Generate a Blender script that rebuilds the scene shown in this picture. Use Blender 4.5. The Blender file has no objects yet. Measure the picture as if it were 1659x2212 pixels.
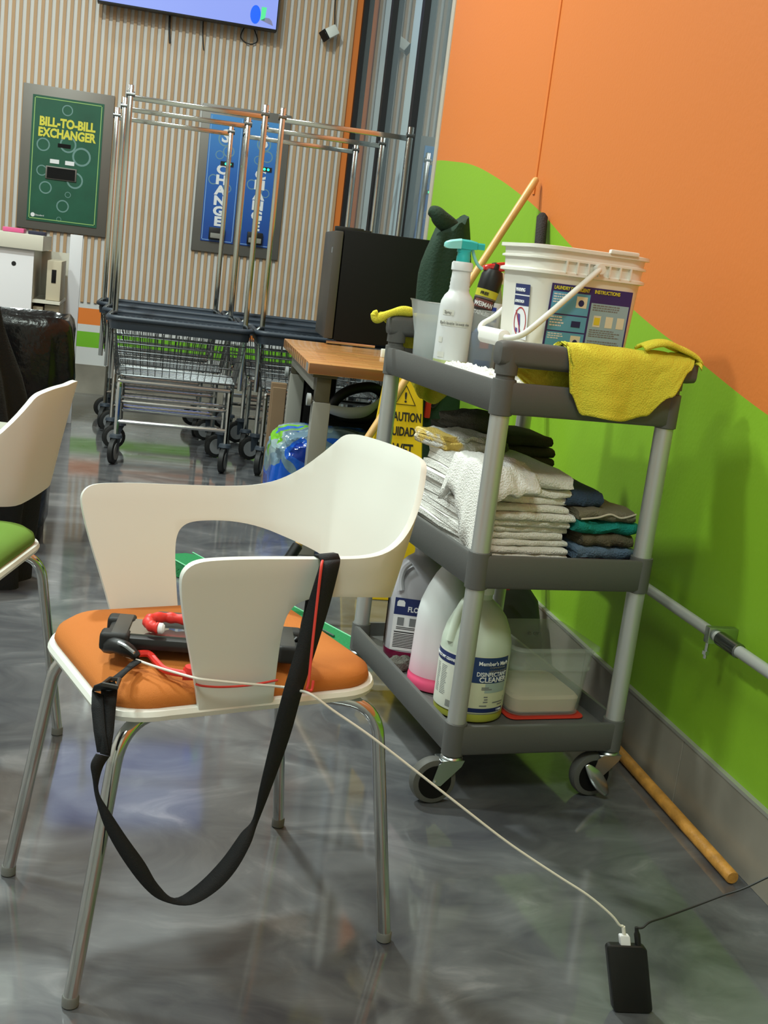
import bpy, bmesh, math, random
from mathutils import Vector, Matrix, noise
PI = math.pi
C = bpy.context.scene.collection
rnd = random.Random(7)

# ------------------------------------------------------------------ camera
FPX, PITCH, ROLL, YAW, HC = 2486.975, 0.20633589, 0.12251727, 0.22963643, 1.12
_f0 = Vector((math.sin(YAW), math.cos(YAW), 0)); _r0 = Vector((math.cos(YAW), -math.sin(YAW), 0)); _u0 = Vector((0, 0, 1))
FW = _f0 * math.cos(PITCH) - _u0 * math.sin(PITCH)
_u1 = _u0 * math.cos(PITCH) + _f0 * math.sin(PITCH)
RT = _r0 * math.cos(ROLL) + _u1 * math.sin(ROLL)
UP = _u1 * math.cos(ROLL) - _r0 * math.sin(ROLL)
EYE = Vector((0, 0, HC))
def ray(px, py): return FW + RT * ((px - 829.5) / FPX) - UP * ((py - 1106.0) / FPX)
def hit(px, py, n, d):                      # the world point seen at a pixel on the plane n.p = d
    r = ray(px, py); n = Vector(n)
    return EYE + r * ((d - n.dot(EYE)) / n.dot(r))
def PX(px, py, x): return hit(px, py, (1, 0, 0), x)
def PY(px, py, y): return hit(px, py, (0, 1, 0), y)
def PZ(px, py, z): return hit(px, py, (0, 0, 1), z)
cam = bpy.data.cameras.new('camera'); co = bpy.data.objects.new('camera', cam); C.objects.link(co)
m = Matrix.Identity(4)
for i in range(3): m[i][0] = RT[i]; m[i][1] = UP[i]; m[i][2] = -FW[i]; m[i][3] = EYE[i]
co.matrix_world = m
cam.sensor_fit = 'VERTICAL'; cam.sensor_height = 36; cam.sensor_width = 27; cam.lens = FPX / 2212 * 36
cam.clip_start = 0.05; cam.clip_end = 100
bpy.context.scene.camera = co

# ------------------------------------------------------------------ materials
def lin(c):
    if isinstance(c, (int, float)): c = (c, c, c)
    return tuple(((x / 255) / 12.92 if x / 255 <= .04045 else ((x / 255 + .055) / 1.055) ** 2.4) for x in c) + (1,)
def mat(name, rgb, rough=.5, metal=0, bump=0, bscale=200, alpha=1, trans=0, ior=1.45, emit=None, es=1, coat=0, var=0, vscale=6, spec=.5, sss=0):
    M = bpy.data.materials.new(name); M.use_nodes = True
    N = M.node_tree.nodes; K = M.node_tree.links; b = N['Principled BSDF']
    b.inputs['Base Color'].default_value = lin(rgb); b.inputs['Roughness'].default_value = rough; b.inputs['Metallic'].default_value = metal
    b.inputs['Alpha'].default_value = alpha; b.inputs['Transmission Weight'].default_value = trans; b.inputs['IOR'].default_value = ior
    b.inputs['Coat Weight'].default_value = coat; b.inputs['Specular IOR Level'].default_value = spec
    if sss:
        b.inputs['Subsurface Weight'].default_value = sss; b.inputs['Subsurface Radius'].default_value = (.02, .02, .02)
    if emit: b.inputs['Emission Color'].default_value = lin(emit); b.inputs['Emission Strength'].default_value = es
    t = N.new('ShaderNodeTexCoord')
    if var:
        n = N.new('ShaderNodeTexNoise'); n.inputs['Scale'].default_value = vscale; n.inputs['Detail'].default_value = 4
        K.new(t.outputs['Object'], n.inputs['Vector'])
        h = N.new('ShaderNodeHueSaturation'); mr = N.new('ShaderNodeMapRange')
        mr.inputs[1].default_value = .3; mr.inputs[2].default_value = .7; mr.inputs[3].default_value = 1 - var; mr.inputs[4].default_value = 1 + var
        K.new(n.outputs['Fac'], mr.inputs[0]); K.new(mr.outputs[0], h.inputs['Value']); h.inputs['Color'].default_value = lin(rgb)
        K.new(h.outputs[0], b.inputs['Base Color'])
    if bump:
        n = N.new('ShaderNodeTexNoise'); n.inputs['Scale'].default_value = bscale; n.inputs['Detail'].default_value = 3
        K.new(t.outputs['Object'], n.inputs['Vector'])
        p = N.new('ShaderNodeBump'); p.inputs['Strength'].default_value = bump; p.inputs['Distance'].default_value = .01
        K.new(n.outputs['Fac'], p.inputs['Height']); K.new(p.outputs[0], b.inputs['Normal'])
    return M
def nodes(M): return M.node_tree.nodes, M.node_tree.links, M.node_tree.nodes['Principled BSDF']
def ramp(N, stops, interp='LINEAR'):
    r = N.new('ShaderNodeValToRGB'); e = r.color_ramp.elements; r.color_ramp.interpolation = interp
    while len(e) < len(stops): e.new(.5)
    for s, (p, c) in zip(e, stops): s.position = p; s.color = lin(c)
    return r

white_plastic = mat('white_plastic', (228, 229, 221), .38)
rim_plastic = mat('white_pan', (231, 232, 224), .4)
orange_fabric = mat('orange_fabric', (190, 110, 42), .85, bump=.25, bscale=900)
green_fabric = mat('green_fabric', (94, 128, 34), .85, bump=.25, bscale=900)
chrome = mat('chrome', (200, 202, 200), .12, 1)
dull_chrome = mat('dull_chrome', (128, 131, 132), .25, 1)
alu = mat('aluminium_tube', (196, 198, 196), .38, .6)
cart_grey = mat('cart_grey', (88, 88, 86), .5, bump=.05, bscale=300)
tire_grey = mat('tire_grey', (84, 84, 80), .6)
black_rubber = mat('black_rubber', (18, 18, 18), .6)
zinc = mat('zinc', (190, 196, 196), .28, 1)
black_plastic = mat('black_plastic', (20, 20, 20), .45)
black_matte = mat('black_matte', (10, 9, 8), .7, spec=.25)
black_web = mat('black_webbing', (20, 23, 26), .75, bump=.3, bscale=700)
bag_black = mat('black_film', (16, 16, 17), .22, bump=.35, bscale=26)
white_paint = mat('white_paint', (214, 212, 212), .5)
red_plastic = mat('red_plastic', (214, 48, 40), .45)
red_cord = mat('red_cord', (222, 70, 62), .5)
white_cord = mat('white_cord', (226, 222, 210), .5)
black_cord = mat('black_cord', (26, 26, 24), .5)
wood_stick = mat('wood_stick', (206, 164, 100), .4, var=.12, vscale=14)
old_wood = mat('weathered_wood', (188, 132, 56), .5, var=.28, vscale=30, bump=.2, bscale=120)
terry = mat('white_terry', (238, 236, 230), .95, bump=.6, bscale=260)
terry_grey = mat('grey_terry', (90, 88, 80), .95, bump=.6, bscale=260)
dark_towel = mat('charcoal_terry', (60, 58, 48), .95, bump=.5, bscale=260)
yellow_cloth = mat('yellow_cloth', (226, 216, 66), .95, bump=.5, bscale=330)
milky = mat('milky_plastic', (218, 220, 222), .35, trans=.25, sss=.0)
pail_white = mat('pail_white', (236, 232, 222), .4)
clear = mat('clear_plastic', (215, 222, 222), .25, alpha=.34)
clear2 = mat('frosted_plastic', (208, 214, 214), .35, alpha=.55)
navy = mat('navy_print', (28, 42, 96), .45)
white_print = mat('white_print', (228, 228, 230), .5)
grey_print = mat('grey_print', (120, 122, 124), .5)
black_print = mat('black_print', (30, 30, 30), .5)
teal = mat('teal_plastic', (40, 178, 176), .35)
pale_teal = mat('pale_teal', (140, 212, 206), .3)
grey_metal = mat('grey_powder_coat', (138, 136, 128), .5)

# ------------------------------------------------------------------ mesh helpers
def B(): return bmesh.new()
def box(bm, x0, x1, y0, y1, z0, z1, bev=0, seg=2):
    r = bmesh.ops.create_cube(bm, size=1); vs = r['verts']
    for v in vs:
        v.co = Vector(((x0 + x1) / 2 + v.co.x * (x1 - x0), (y0 + y1) / 2 + v.co.y * (y1 - y0), (z0 + z1) / 2 + v.co.z * (z1 - z0)))
    if bev:
        es = list({e for v in vs for e in v.link_edges})
        bmesh.ops.bevel(bm, geom=es, offset=bev, segments=seg, affect='EDGES', profile=.6)
    return vs
def loft(bm, rings, cap0=True, cap1=True, closed=True):
    L = [[bm.verts.new(p) for p in r] for r in rings]
    n = len(L[0])
    for a, b in zip(L, L[1:]):
        for i in range(n if closed else n - 1):
            j = (i + 1) % n
            bm.faces.new((a[i], a[j], b[j], b[i]))
    if cap0: bm.faces.new(list(reversed(L[0])))
    if cap1: bm.faces.new(L[-1])
    return L
def rrect(w, d, r, n=6, cx=0, cy=0):
    out = []
    for qx, qy, a0 in ((1, 1, 0), (-1, 1, 90), (-1, -1, 180), (1, -1, 270)):
        for k in range(n + 1):
            a = math.radians(a0 + 90 * k / n)
            out.append((cx + qx * (w / 2 - r) + r * math.cos(a), cy + qy * (d / 2 - r) + r * math.sin(a)))
    return out
def ring(pts, z): return [Vector((x, y, z)) for x, y in pts]
def circ(r, n=24, cx=0, cy=0): return [(cx + r * math.cos(2 * PI * k / n), cy + r * math.sin(2 * PI * k / n)) for k in range(n)]
def lathe(bm, prof, n=28, cx=0, cy=0, cap0=True, cap1=True):
    loft(bm, [ring(circ(max(r, 1e-4), n, cx, cy), z) for r, z in prof], cap0, cap1)
def frames(pts, closed=False):
    T = []
    n = len(pts)
    for i in range(n):
        a = pts[(i - 1) % n] if closed or i > 0 else pts[i]
        b = pts[(i + 1) % n] if closed or i < n - 1 else pts[i]
        t = (b - a); T.append(t.normalized() if t.length > 1e-9 else Vector((0, 0, 1)))
    up = Vector((0, 0, 1)) if abs(T[0].z) < .9 else Vector((1, 0, 0))
    nrm = (up - T[0] * up.dot(T[0])).normalized(); F = []
    for t in T:
        nrm = nrm - t * nrm.dot(t)
        nrm = nrm.normalized() if nrm.length > 1e-6 else t.orthogonal().normalized()
        F.append((nrm.copy(), t.cross(nrm).normalized()))
    return F
def tube(bm, pts, r, n=10, closed=False, cap=True):
    pts = [Vector(p) for p in pts]; F = frames(pts, closed); R = r if isinstance(r, (list, tuple)) else [r] * len(pts)
    rings = [[p + a * (q * math.cos(2 * PI * k / n)) + b * (q * math.sin(2 * PI * k / n)) for k in range(n)] for p, (a, b), q in zip(pts, F, R)]
    if closed:
        rings.append(rings[0]); L = [[bm.verts.new(p) for p in g] for g in rings[:-1]]; L.append(L[0])
        for a, b in zip(L, L[1:]):
            for i in range(n): bm.faces.new((a[i], a[(i + 1) % n], b[(i + 1) % n], b[i]))
    else: loft(bm, rings, cap, cap)
def catmull(pts, k=6, closed=False):
    P = [Vector(p) for p in pts]; n = len(P); out = []
    for i in range(n if closed else n - 1):
        g = lambda j: P[j % n] if closed else P[min(max(j, 0), n - 1)]
        p0, p1, p2, p3 = g(i - 1), g(i), g(i + 1), g(i + 2)
        for s in range(k):
            t = s / k
            out.append(.5 * ((2 * p1) + (p2 - p0) * t + (2 * p0 - 5 * p1 + 4 * p2 - p3) * t * t + (3 * p1 - p0 - 3 * p2 + p3) * t ** 3))
    if not closed: out.append(P[-1])
    return out
def fillet(pts, rad, k=6):
    P = [Vector(p) for p in pts]; out = [P[0]]
    for a, b, c in zip(P, P[1:], P[2:]):
        d0 = min(rad, (a - b).length * .48); d1 = min(rad, (c - b).length * .48)
        s = b + (a - b).normalized() * d0; e = b + (c - b).normalized() * d1
        for i in range(k + 1):
            t = i / k; out.append(s * (1 - t) ** 2 + b * 2 * t * (1 - t) + e * t * t)
    out.append(P[-1]); return out
def chaikin(pts, it=3):
    for _ in range(it):
        o = []
        for i in range(len(pts)):
            a, b = pts[i], pts[(i + 1) % len(pts)]
            o.append((a[0] * .75 + b[0] * .25, a[1] * .75 + b[1] * .25)); o.append((a[0] * .25 + b[0] * .75, a[1] * .25 + b[1] * .75))
        pts = o
    return pts
def grid(bm, fn, nu, nv):
    V = [[bm.verts.new(fn(i / nu, j / nv)) for j in range(nv + 1)] for i in range(nu + 1)]
    for i in range(nu):
        for j in range(nv): bm.faces.new((V[i][j], V[i + 1][j], V[i + 1][j + 1], V[i][j + 1]))
    return V
def nz(x, y, z, s=1.0): return noise.noise(Vector((x, y, z)) * s)
def obj(name, bm, m, parent=None, smooth=True, loc=None, rot=None, solid=0, soff=0, sub=0, bevel=0, label=None, ang=40):
    bmesh.ops.recalc_face_normals(bm, faces=bm.faces)
    me = bpy.data.meshes.new(name); bm.to_mesh(me); bm.free()
    if m: me.materials.append(m)
    if smooth:
        for p in me.polygons: p.use_smooth = True
        me.set_sharp_from_angle(angle=math.radians(ang))
    o = bpy.data.objects.new(name, me); C.objects.link(o)
    if parent: o.parent = parent
    if loc: o.location = loc
    if rot: o.rotation_euler = rot
    if solid:
        s = o.modifiers.new('solid', 'SOLIDIFY'); s.thickness = solid; s.offset = soff
    if bevel:
        s = o.modifiers.new('bevel', 'BEVEL'); s.width = bevel; s.segments = 2; s.limit_method = 'ANGLE'
    if sub:
        s = o.modifiers.new('sub', 'SUBSURF'); s.levels = sub; s.render_levels = sub
    if label: o['label'] = label
    return o
def tag(o, label, cat, group=None, kind=None):
    o['label'] = label; o['category'] = cat
    if group: o['group'] = group
    if kind: o['kind'] = kind
    return o
def thing(name, label, cat, loc=(0, 0, 0), rz=0, group=None):
    o = bpy.data.objects.new(name, None); C.objects.link(o); o.location = loc; o.rotation_euler = (0, 0, rz); o.empty_display_size = .05
    return tag(o, label, cat, group)
def struct(name, bm, m, parent=None, smooth=False):
    o = obj(name, bm, m, parent, smooth)
    if not parent: o['kind'] = 'structure'
    return o
def copy_tree(o, parent=None, label=None):
    c = o.copy(); C.objects.link(c); c.parent = parent
    if label: c['label'] = label
    for ch in o.children: copy_tree(ch, c)
    return c
FONT = {}
def text_mesh(body, size, bold=0, ext=.0006, align='LEFT', slab=False, xs=1):
    cu = bpy.data.curves.new('lettering', 'FONT'); cu.body = body; cu.size = size; cu.extrude = ext; cu.offset = bold; cu.align_x = align; cu.resolution_u = 3
    t = bpy.data.objects.new('lettering', cu); C.objects.link(t)
    dg = bpy.context.evaluated_depsgraph_get(); me = bpy.data.meshes.new_from_object(t.evaluated_get(dg))
    bpy.data.objects.remove(t); bpy.data.curves.remove(cu)
    for v in me.vertices: v.co.x *= xs
    return me
def text(body, size, m, parent, o, xd=(1, 0, 0), yd=(0, 0, 1), bold=0, ext=.0006, align='LEFT', name='lettering', xs=1):
    me = text_mesh(body, size, bold, ext, align, xs=xs); o = Vector(o); xd = Vector(xd).normalized(); yd = Vector(yd).normalized(); zd = xd.cross(yd)
    for v in me.vertices: v.co = o + xd * v.co.x + yd * v.co.y + zd * v.co.z
    me.materials.clear(); me.materials.append(m)
    ob = bpy.data.objects.new(name, me); C.objects.link(ob); ob.parent = parent
    return ob
def wrap_text(body, size, m, parent, cx, cy, R, a0, z, bold=0, align='CENTER', name='lettering', xs=1):
    me = text_mesh(body, size, bold, .0005, align, xs=xs)
    for v in me.vertices:
        a = a0 + v.co.x / R; r = R + .0008 + v.co.z; y = v.co.y
        v.co = Vector((cx + r * math.cos(a), cy + r * math.sin(a), z + y))
    me.materials.clear(); me.materials.append(m)
    ob = bpy.data.objects.new(name, me); C.objects.link(ob); ob.parent = parent
    return ob
def patch(bm, cx, cy, R, a0, a1, z0, z1, n=14):
    def fn(u, v):
        a = a0 + (a1 - a0) * u
        return Vector((cx + R * math.cos(a), cy + R * math.sin(a), z0 + (z1 - z0) * v))
    grid(bm, fn, n, 1)
def bars(bm, x0, x1, z0, z1, y, n, seed=1, fill=.55, ragged=.4):   # lines of unreadably small print on a flat label
    rr = random.Random(seed); h = (z1 - z0) / n
    for k in range(n):
        xe = x1 - (x1 - x0) * ragged * rr.random(); zt = z1 - k * h
        vs = [bm.verts.new(p) for p in ((x0, y, zt - h * fill), (xe, y, zt - h * fill), (xe, y, zt), (x0, y, zt))]; bm.faces.new(vs)
def quad(bm, pts): bm.faces.new([bm.verts.new(Vector(p)) for p in pts])
def disc(bm, c, rx, rz, y, n=20, hole=0):
    if hole:
        a = [bm.verts.new((c[0] + rx * math.cos(2 * PI * k / n), y, c[1] + rz * math.sin(2 * PI * k / n))) for k in range(n)]
        b = [bm.verts.new((c[0] + rx * hole * math.cos(2 * PI * k / n), y, c[1] + rz * hole * math.sin(2 * PI * k / n))) for k in range(n)]
        for k in range(n): bm.faces.new((a[k], a[(k + 1) % n], b[(k + 1) % n], b[k]))
    else: bm.faces.new([bm.verts.new((c[0] + rx * math.cos(2 * PI * k / n), y, c[1] + rz * math.sin(2 * PI * k / n))) for k in range(n)])
# ================================================================== the setting
XW, XG, YB, YE = 1.298, 1.43, 8.50, 5.41
# floor: polished metallic epoxy, cloudy swirls of grey under a clear gloss coat
fm = mat('epoxy_floor', (100, 102, 102), .1, coat=1); N, K, b = nodes(fm)
t = N.new('ShaderNodeTexCoord'); mp = N.new('ShaderNodeMapping'); mp.inputs['Scale'].default_value = (1.0, 1.6, 1); K.new(t.outputs['Object'], mp.inputs[0])
n1 = N.new('ShaderNodeTexNoise'); n1.inputs['Scale'].default_value = 1.7; n1.inputs['Detail'].default_value = 3; K.new(mp.outputs[0], n1.inputs['Vector'])
mx = N.new('ShaderNodeMix'); mx.data_type = 'VECTOR'; mx.inputs[0].default_value = .32; K.new(mp.outputs[0], mx.inputs[4]); K.new(n1.outputs['Color'], mx.inputs[5])
n2 = N.new('ShaderNodeTexNoise'); n2.inputs['Scale'].default_value = 4.2; n2.inputs['Detail'].default_value = 7; n2.inputs['Roughness'].default_value = .58; n2.inputs['Distortion'].default_value = 1.3
K.new(mx.outputs[1], n2.inputs['Vector'])
cr = ramp(N, [(.30, (64, 64, 70)), (.45, (84, 85, 88)), (.58, (100, 101, 103)), (.74, (138, 137, 138))]); K.new(n2.outputs['Fac'], cr.inputs[0]); K.new(cr.outputs[0], b.inputs['Base Color'])
b.inputs['Metallic'].default_value = .05; b.inputs['Coat Roughness'].default_value = .07; b.inputs['Roughness'].default_value = .42; b.inputs['Coat IOR'].default_value = 1.7
n3 = N.new('ShaderNodeTexNoise'); n3.inputs['Scale'].default_value = 1.4; K.new(t.outputs['Object'], n3.inputs['Vector'])
bp = N.new('ShaderNodeBump'); bp.inputs['Strength'].default_value = .025; bp.inputs['Distance'].default_value = .01; K.new(n3.outputs['Fac'], bp.inputs['Height']); K.new(bp.outputs[0], b.inputs['Coat Normal'])
bm = B(); box(bm, -5.2, 1.6, -3.2, YB + .1, -.1, 0); struct('floor', bm, fm)
# ceiling and unseen walls
plain = mat('plain_wall', (205, 203, 198), .7)
bm = B(); box(bm, -5.2, 1.6, -3.2, YB + .1, 4.7, 4.8); struct('ceiling', bm, mat('ceiling_paint', (215, 215, 212), .8))
bm = B(); box(bm, -5.3, -5.2, -3.2, YB + .1, 0, 4.8); struct('wall_left', bm, plain)
bm = B(); box(bm, -5.2, 1.6, -3.3, -3.2, 0, 4.8); struct('wall_front', bm, mat('green_bounce_wall', (198, 202, 190), .7))  # green tint added to this unseen wall for its green bounce light
# right wall: orange above a wave of lime green
wm = mat('painted_wave', (214, 130, 62), .55); N, K, b = nodes(wm)
g = N.new('ShaderNodeNewGeometry'); sx = N.new('ShaderNodeSeparateXYZ'); K.new(g.outputs['Position'], sx.inputs[0])
mr = N.new('ShaderNodeMapRange'); mr.inputs[1].default_value = -3; mr.inputs[2].default_value = 6; K.new(sx.outputs['Y'], mr.inputs[0])
fc = N.new('ShaderNodeFloatCurve'); K.new(mr.outputs[0], fc.inputs['Value'])
wave = [PX(px, py, XW) for px, py in ((942, 347), (980, 349), (1019, 356), (1067, 380), (1125, 421), (1168, 458), (1226, 523), (1383, 682), (1500, 773), (1659, 897))]
pts = sorted([((p.y + 3) / 9, p.z / 3) for p in wave] + [(0.0, .06), (.3, .17), (1, .545)])
cv = fc.mapping.curves[0]
for p in pts[1:-1]: cv.points.new(*p)
cv.points[0].location = pts[0]; cv.points[-1].location = pts[-1]
fc.mapping.update()
ml = N.new('ShaderNodeMath'); ml.operation = 'MULTIPLY'; ml.inputs[1].default_value = 3; K.new(fc.outputs[0], ml.inputs[0])
lt = N.new('ShaderNodeMath'); lt.operation = 'LESS_THAN'; K.new(sx.outputs['Z'], lt.inputs[0]); K.new(ml.outputs[0], lt.inputs[1])
mc = N.new('ShaderNodeMix'); mc.data_type = 'RGBA'; mc.inputs[6].default_value = lin((208, 116, 50)); mc.inputs[7].default_value = lin((128, 172, 34)); K.new(lt.outputs[0], mc.inputs[0]); K.new(mc.outputs[2], b.inputs['Base Color'])
tn = N.new('ShaderNodeTexNoise'); tn.inputs['Scale'].default_value = 90; tn.inputs['Detail'].default_value = 4; K.new(g.outputs['Position'], tn.inputs['Vector'])
bp = N.new('ShaderNodeBump'); bp.inputs['Strength'].default_value = .06; bp.inputs['Distance'].default_value = .01; K.new(tn.outputs['Fac'], bp.inputs['Height']); K.new(bp.outputs[0], b.inputs['Normal'])
bm = B(); box(bm, XW, 1.6, -3.2, YE, 0, 4.7); wr = struct('wall_right', bm, wm)
seam_y = PX(1186, 190, XW).y
bm = B(); box(bm, XW - .004, XW + .01, seam_y - .011, seam_y + .011, 1.43, 4.7, .001); struct('trim_1', bm, mat('seam_orange', (214, 116, 44), .5))
bm = B(); box(bm, XW - .004, XW + .14, YE, YE + .012, 0, 4.7); box(bm, XW - .005, XW + .002, YE - .05, YE, 0, 4.7); struct('trim_2', bm, mat('edge_trim', (176, 166, 150), .5))
# baseboard of grey tile with a metal cap
tm = mat('tile_base', (142, 136, 124), .3, var=.3, vscale=3.2); N, K, b = nodes(tm)
bm = B(); rr = random.Random(3)
y = -3.2
while y < YE:
    y2 = min(y + .605, YE); box(bm, 1.287, XW, y + .0015, y2 - .0015, 0, .158, .0008, 1); y = y2
bb = struct('baseboard_right', bm, tm)
bm = B(); box(bm, 1.285, XW, -3.2, YE, .158, .166); obj('metal_cap', bm, mat('metal_cap', (170, 168, 158), .4, .4), bb, False)
# back wall with colour bands, wood strips above
wb = mat('banded_wall', (208, 208, 204), .55); N, K, b = nodes(wb)
g = N.new('ShaderNodeNewGeometry'); sx = N.new('ShaderNodeSeparateXYZ'); K.new(g.outputs['Position'], sx.inputs[0])
mr = N.new('ShaderNodeMapRange'); mr.inputs[1].default_value = 0; mr.inputs[2].default_value = 1; K.new(sx.outputs['Z'], mr.inputs[0])
W_ = (206, 206, 204)
cr = ramp(N, [(0, W_), (.328, (112, 178, 36)), (.436, W_), (.487, (222, 122, 46)), (.60, W_)], 'CONSTANT'); K.new(mr.outputs[0], cr.inputs[0])
gt = N.new('ShaderNodeMath'); gt.operation = 'GREATER_THAN'; gt.inputs[1].default_value = 1.345; K.new(sx.outputs['X'], gt.inputs[0])
mc = N.new('ShaderNodeMix'); mc.data_type = 'RGBA'; K.new(gt.outputs[0], mc.inputs[0]); K.new(cr.outputs[0], mc.inputs[6]); mc.inputs[7].default_value = lin((222, 122, 46)); K.new(mc.outputs[2], b.inputs['Base Color'])
bm = B(); box(bm, -5.2, 1.6, YB, YB + .1, 0, 4.7); bw = struct('wall_back', bm, wb)
sm = mat('tan_strip', (180, 146, 110), .55, var=.1, vscale=2)
bm = B(); x = -3.2
while x < 1.335:
    box(bm, x, x + .0215, YB - .014, YB, .643, 4.7); x += .0462
obj('wood_strips', bm, sm, bw, False)
bm = B(); box(bm, -5.2, 1.43, YB - .012, YB, 0, .205); struct('baseboard_back', bm, tm)
# glazed curtain wall between the painted wall and the back wall; night behind it
gm = mat('reflection_grey_glass', (112, 124, 128), .02, ior=2.2, spec=.9)  # pale grey base carries the hazy room reflection in its colour
wf = mat('window_aluminium', (176, 196, 202), .35, .2); wk = mat('strip_black', (14, 14, 16), .6)
bm = B(); box(bm, XG, XG + .02, YE, YB, .08, 4.7); win = struct('window_1', bm, gm)
for px in (787, 848, 915):
    yy = PX(px, 0, XG - .03).y
    bm = B(); box(bm, XG - .03, XG, yy, yy + .20, 0, 4.7, .002); mu = obj('mullion', bm, wf, win, False)
    bm = B(); box(bm, XG - .034, XG, yy - .07, yy - .0005, 0, 4.7); obj('mullion_side_strip', bm, wk, mu, False)  # black strip along the near side of the mullion
bm = B(); box(bm, XG - .03, XG + .03, YE + .012, YB, 0, .1); obj('sill_rail', bm, wf, win, False)

# ================================================================== lights (ceiling panels out of view above the frame, plus added fills)
def area(x, y, z, sx_, sy_, p, col=(.88, 1, .95), rot=(0, 0, 0)):
    l = bpy.data.lights.new('panel_or_fill', 'AREA'); l.shape = 'RECTANGLE'; l.size = sx_; l.size_y = sy_; l.energy = p; l.color = col
    o = bpy.data.objects.new('panel_or_fill', l); C.objects.link(o); o.location = (x, y, z); o.rotation_euler = rot
    return o
LZ = 4.5
area(-.75, 4.5, LZ, .25, .25, 270)
area(-2.4, 3.0, LZ, .35, .35, 180)
area(-1.0, 7.0, LZ, .5, .4, 26)
area(-3.2, 5.0, LZ, .6, .6, 30)
area(.5, 5.6, LZ, .5, .5, 20)  # added fill over the table and glazing
area(-.4, -.8, LZ, .9, .9, 150, (.86, 1, .9))  # added green-tinted fill standing in for bounce off the front wall
area(-2.4, .3, LZ, .7, .7, 100)  # added fill for the near, low part of the right wall
w = bpy.data.worlds.new('night'); bpy.context.scene.world = w; w.use_nodes = True
w.node_tree.nodes['Background'].inputs[0].default_value = (.02, .022, .03, 1); w.node_tree.nodes['Background'].inputs[1].default_value = 1

# ================================================================== things on the back wall
# television
tv0, tv1 = PY(210, 5, YB - .16), PY(598, 67, YB - .16)
TX0, TX1, TZ = tv0.x, tv1.x, (tv0.z + tv1.z) / 2
t = thing('television', 'wall-mounted flat television showing a pale blue picture, cut by the top of the photo', 'television', ((TX0 + TX1) / 2, YB - .02, TZ))
hw = (TX1 - TX0) / 2
bm = B(); box(bm, -hw, hw, -.14, -.07, 0, .72, .004); box(bm, -.25, .25, -.07, .006, .15, .5); obj('housing', bm, black_plastic, t)
bm = B(); box(bm, -hw + .008, hw - .008, -.1415, -.1395, .012, .708)
scr = obj('screen', bm, mat('lit_screen', (20, 20, 30), .3, emit=(150, 172, 255), es=1.3), t, False)
bm = B(); disc(bm, (.44, .085), .035, .06, -.143); obj('picture_shape', bm, mat('screen_blue', (0, 80, 240), .4, emit=(0, 90, 250), es=.9), scr, False, label='blue shape on the screen')
bm = B(); quad(bm, [(.475, -.143, .055), (.505, -.143, .055), (.512, -.143, .14), (.478, -.143, .14)]); obj('picture_shape', bm, mat('screen_green', (70, 200, 130), .4, emit=(80, 205, 140), es=.9), scr, False, label='green shape on the screen')
bm = B(); quad(bm, [(.478, -.143, .055), (.53, -.143, .04), (.565, -.143, .03), (.552, -.143, .06), (.535, -.143, .075), (.51, -.143, .075)]); obj('picture_shape', bm, mat('screen_grey', (120, 120, 150), .4, emit=(120, 120, 160), es=.5), scr, False, label='grey shape on the screen')
for k, pl in enumerate([[(367, 28), (366, 60), (367, 93)], [(439, 40), (438, 80), (440, 108)], [(530, 55), (520, 80), (538, 95), (556, 88), (548, 60)]]):
    bm = B(); tube(bm, catmull([PY(a, c_, YB - .02) for a, c_ in pl], 5), .004 if k else .007, 6)
    tag(obj('cable', bm, black_cord), ['thick black cable stub hanging under the left of the television', 'thin black cable end hanging under the middle of the television', 'looped thin black cable under the right end of the television'][k], 'cable')
# security camera
p = PY(712, 72, YB - .06)
t = thing('security_camera', 'small white box security camera with black face high on the slatted wall', 'camera', (p.x, YB - .015, p.z))
bm = B(); lathe(bm, [(.028, 0), (.028, .012), (.012, .02), (.012, .05)], 16)
bmesh.ops.rotate(bm, verts=bm.verts, cent=(0, 0, 0), matrix=Matrix.Rotation(PI / 2, 3, 'X')); obj('mount', bm, white_plastic, t)
bm = B(); box(bm, -.05, .05, -.035, .035, -.035, .035, .012)
R_ = Matrix.Rotation(math.radians(-35), 3, 'Y') @ Matrix.Rotation(math.radians(25), 3, 'Z')
bmesh.ops.rotate(bm, verts=bm.verts, cent=(0, 0, 0), matrix=R_); bmesh.ops.translate(bm, verts=bm.verts, vec=(0, -.07, 0)); obj('housing', bm, white_plastic, t)
bm = B(); box(bm, -.064, -.049, -.036, .036, -.036, .036, .005)
bmesh.ops.rotate(bm, verts=bm.verts, cent=(0, 0, 0), matrix=R_); bmesh.ops.translate(bm, verts=bm.verts, vec=(0, -.07, 0)); obj('lens_face', bm, black_plastic, t, label='black lens face')
bm = B(); tube(bm, catmull([(.01, -.03, .02), (.03, -.03, .06), (.02, -.02, .2), (.01, -.012, .5)], 6), .004, 6); obj('cord', bm, black_cord, t)
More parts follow.
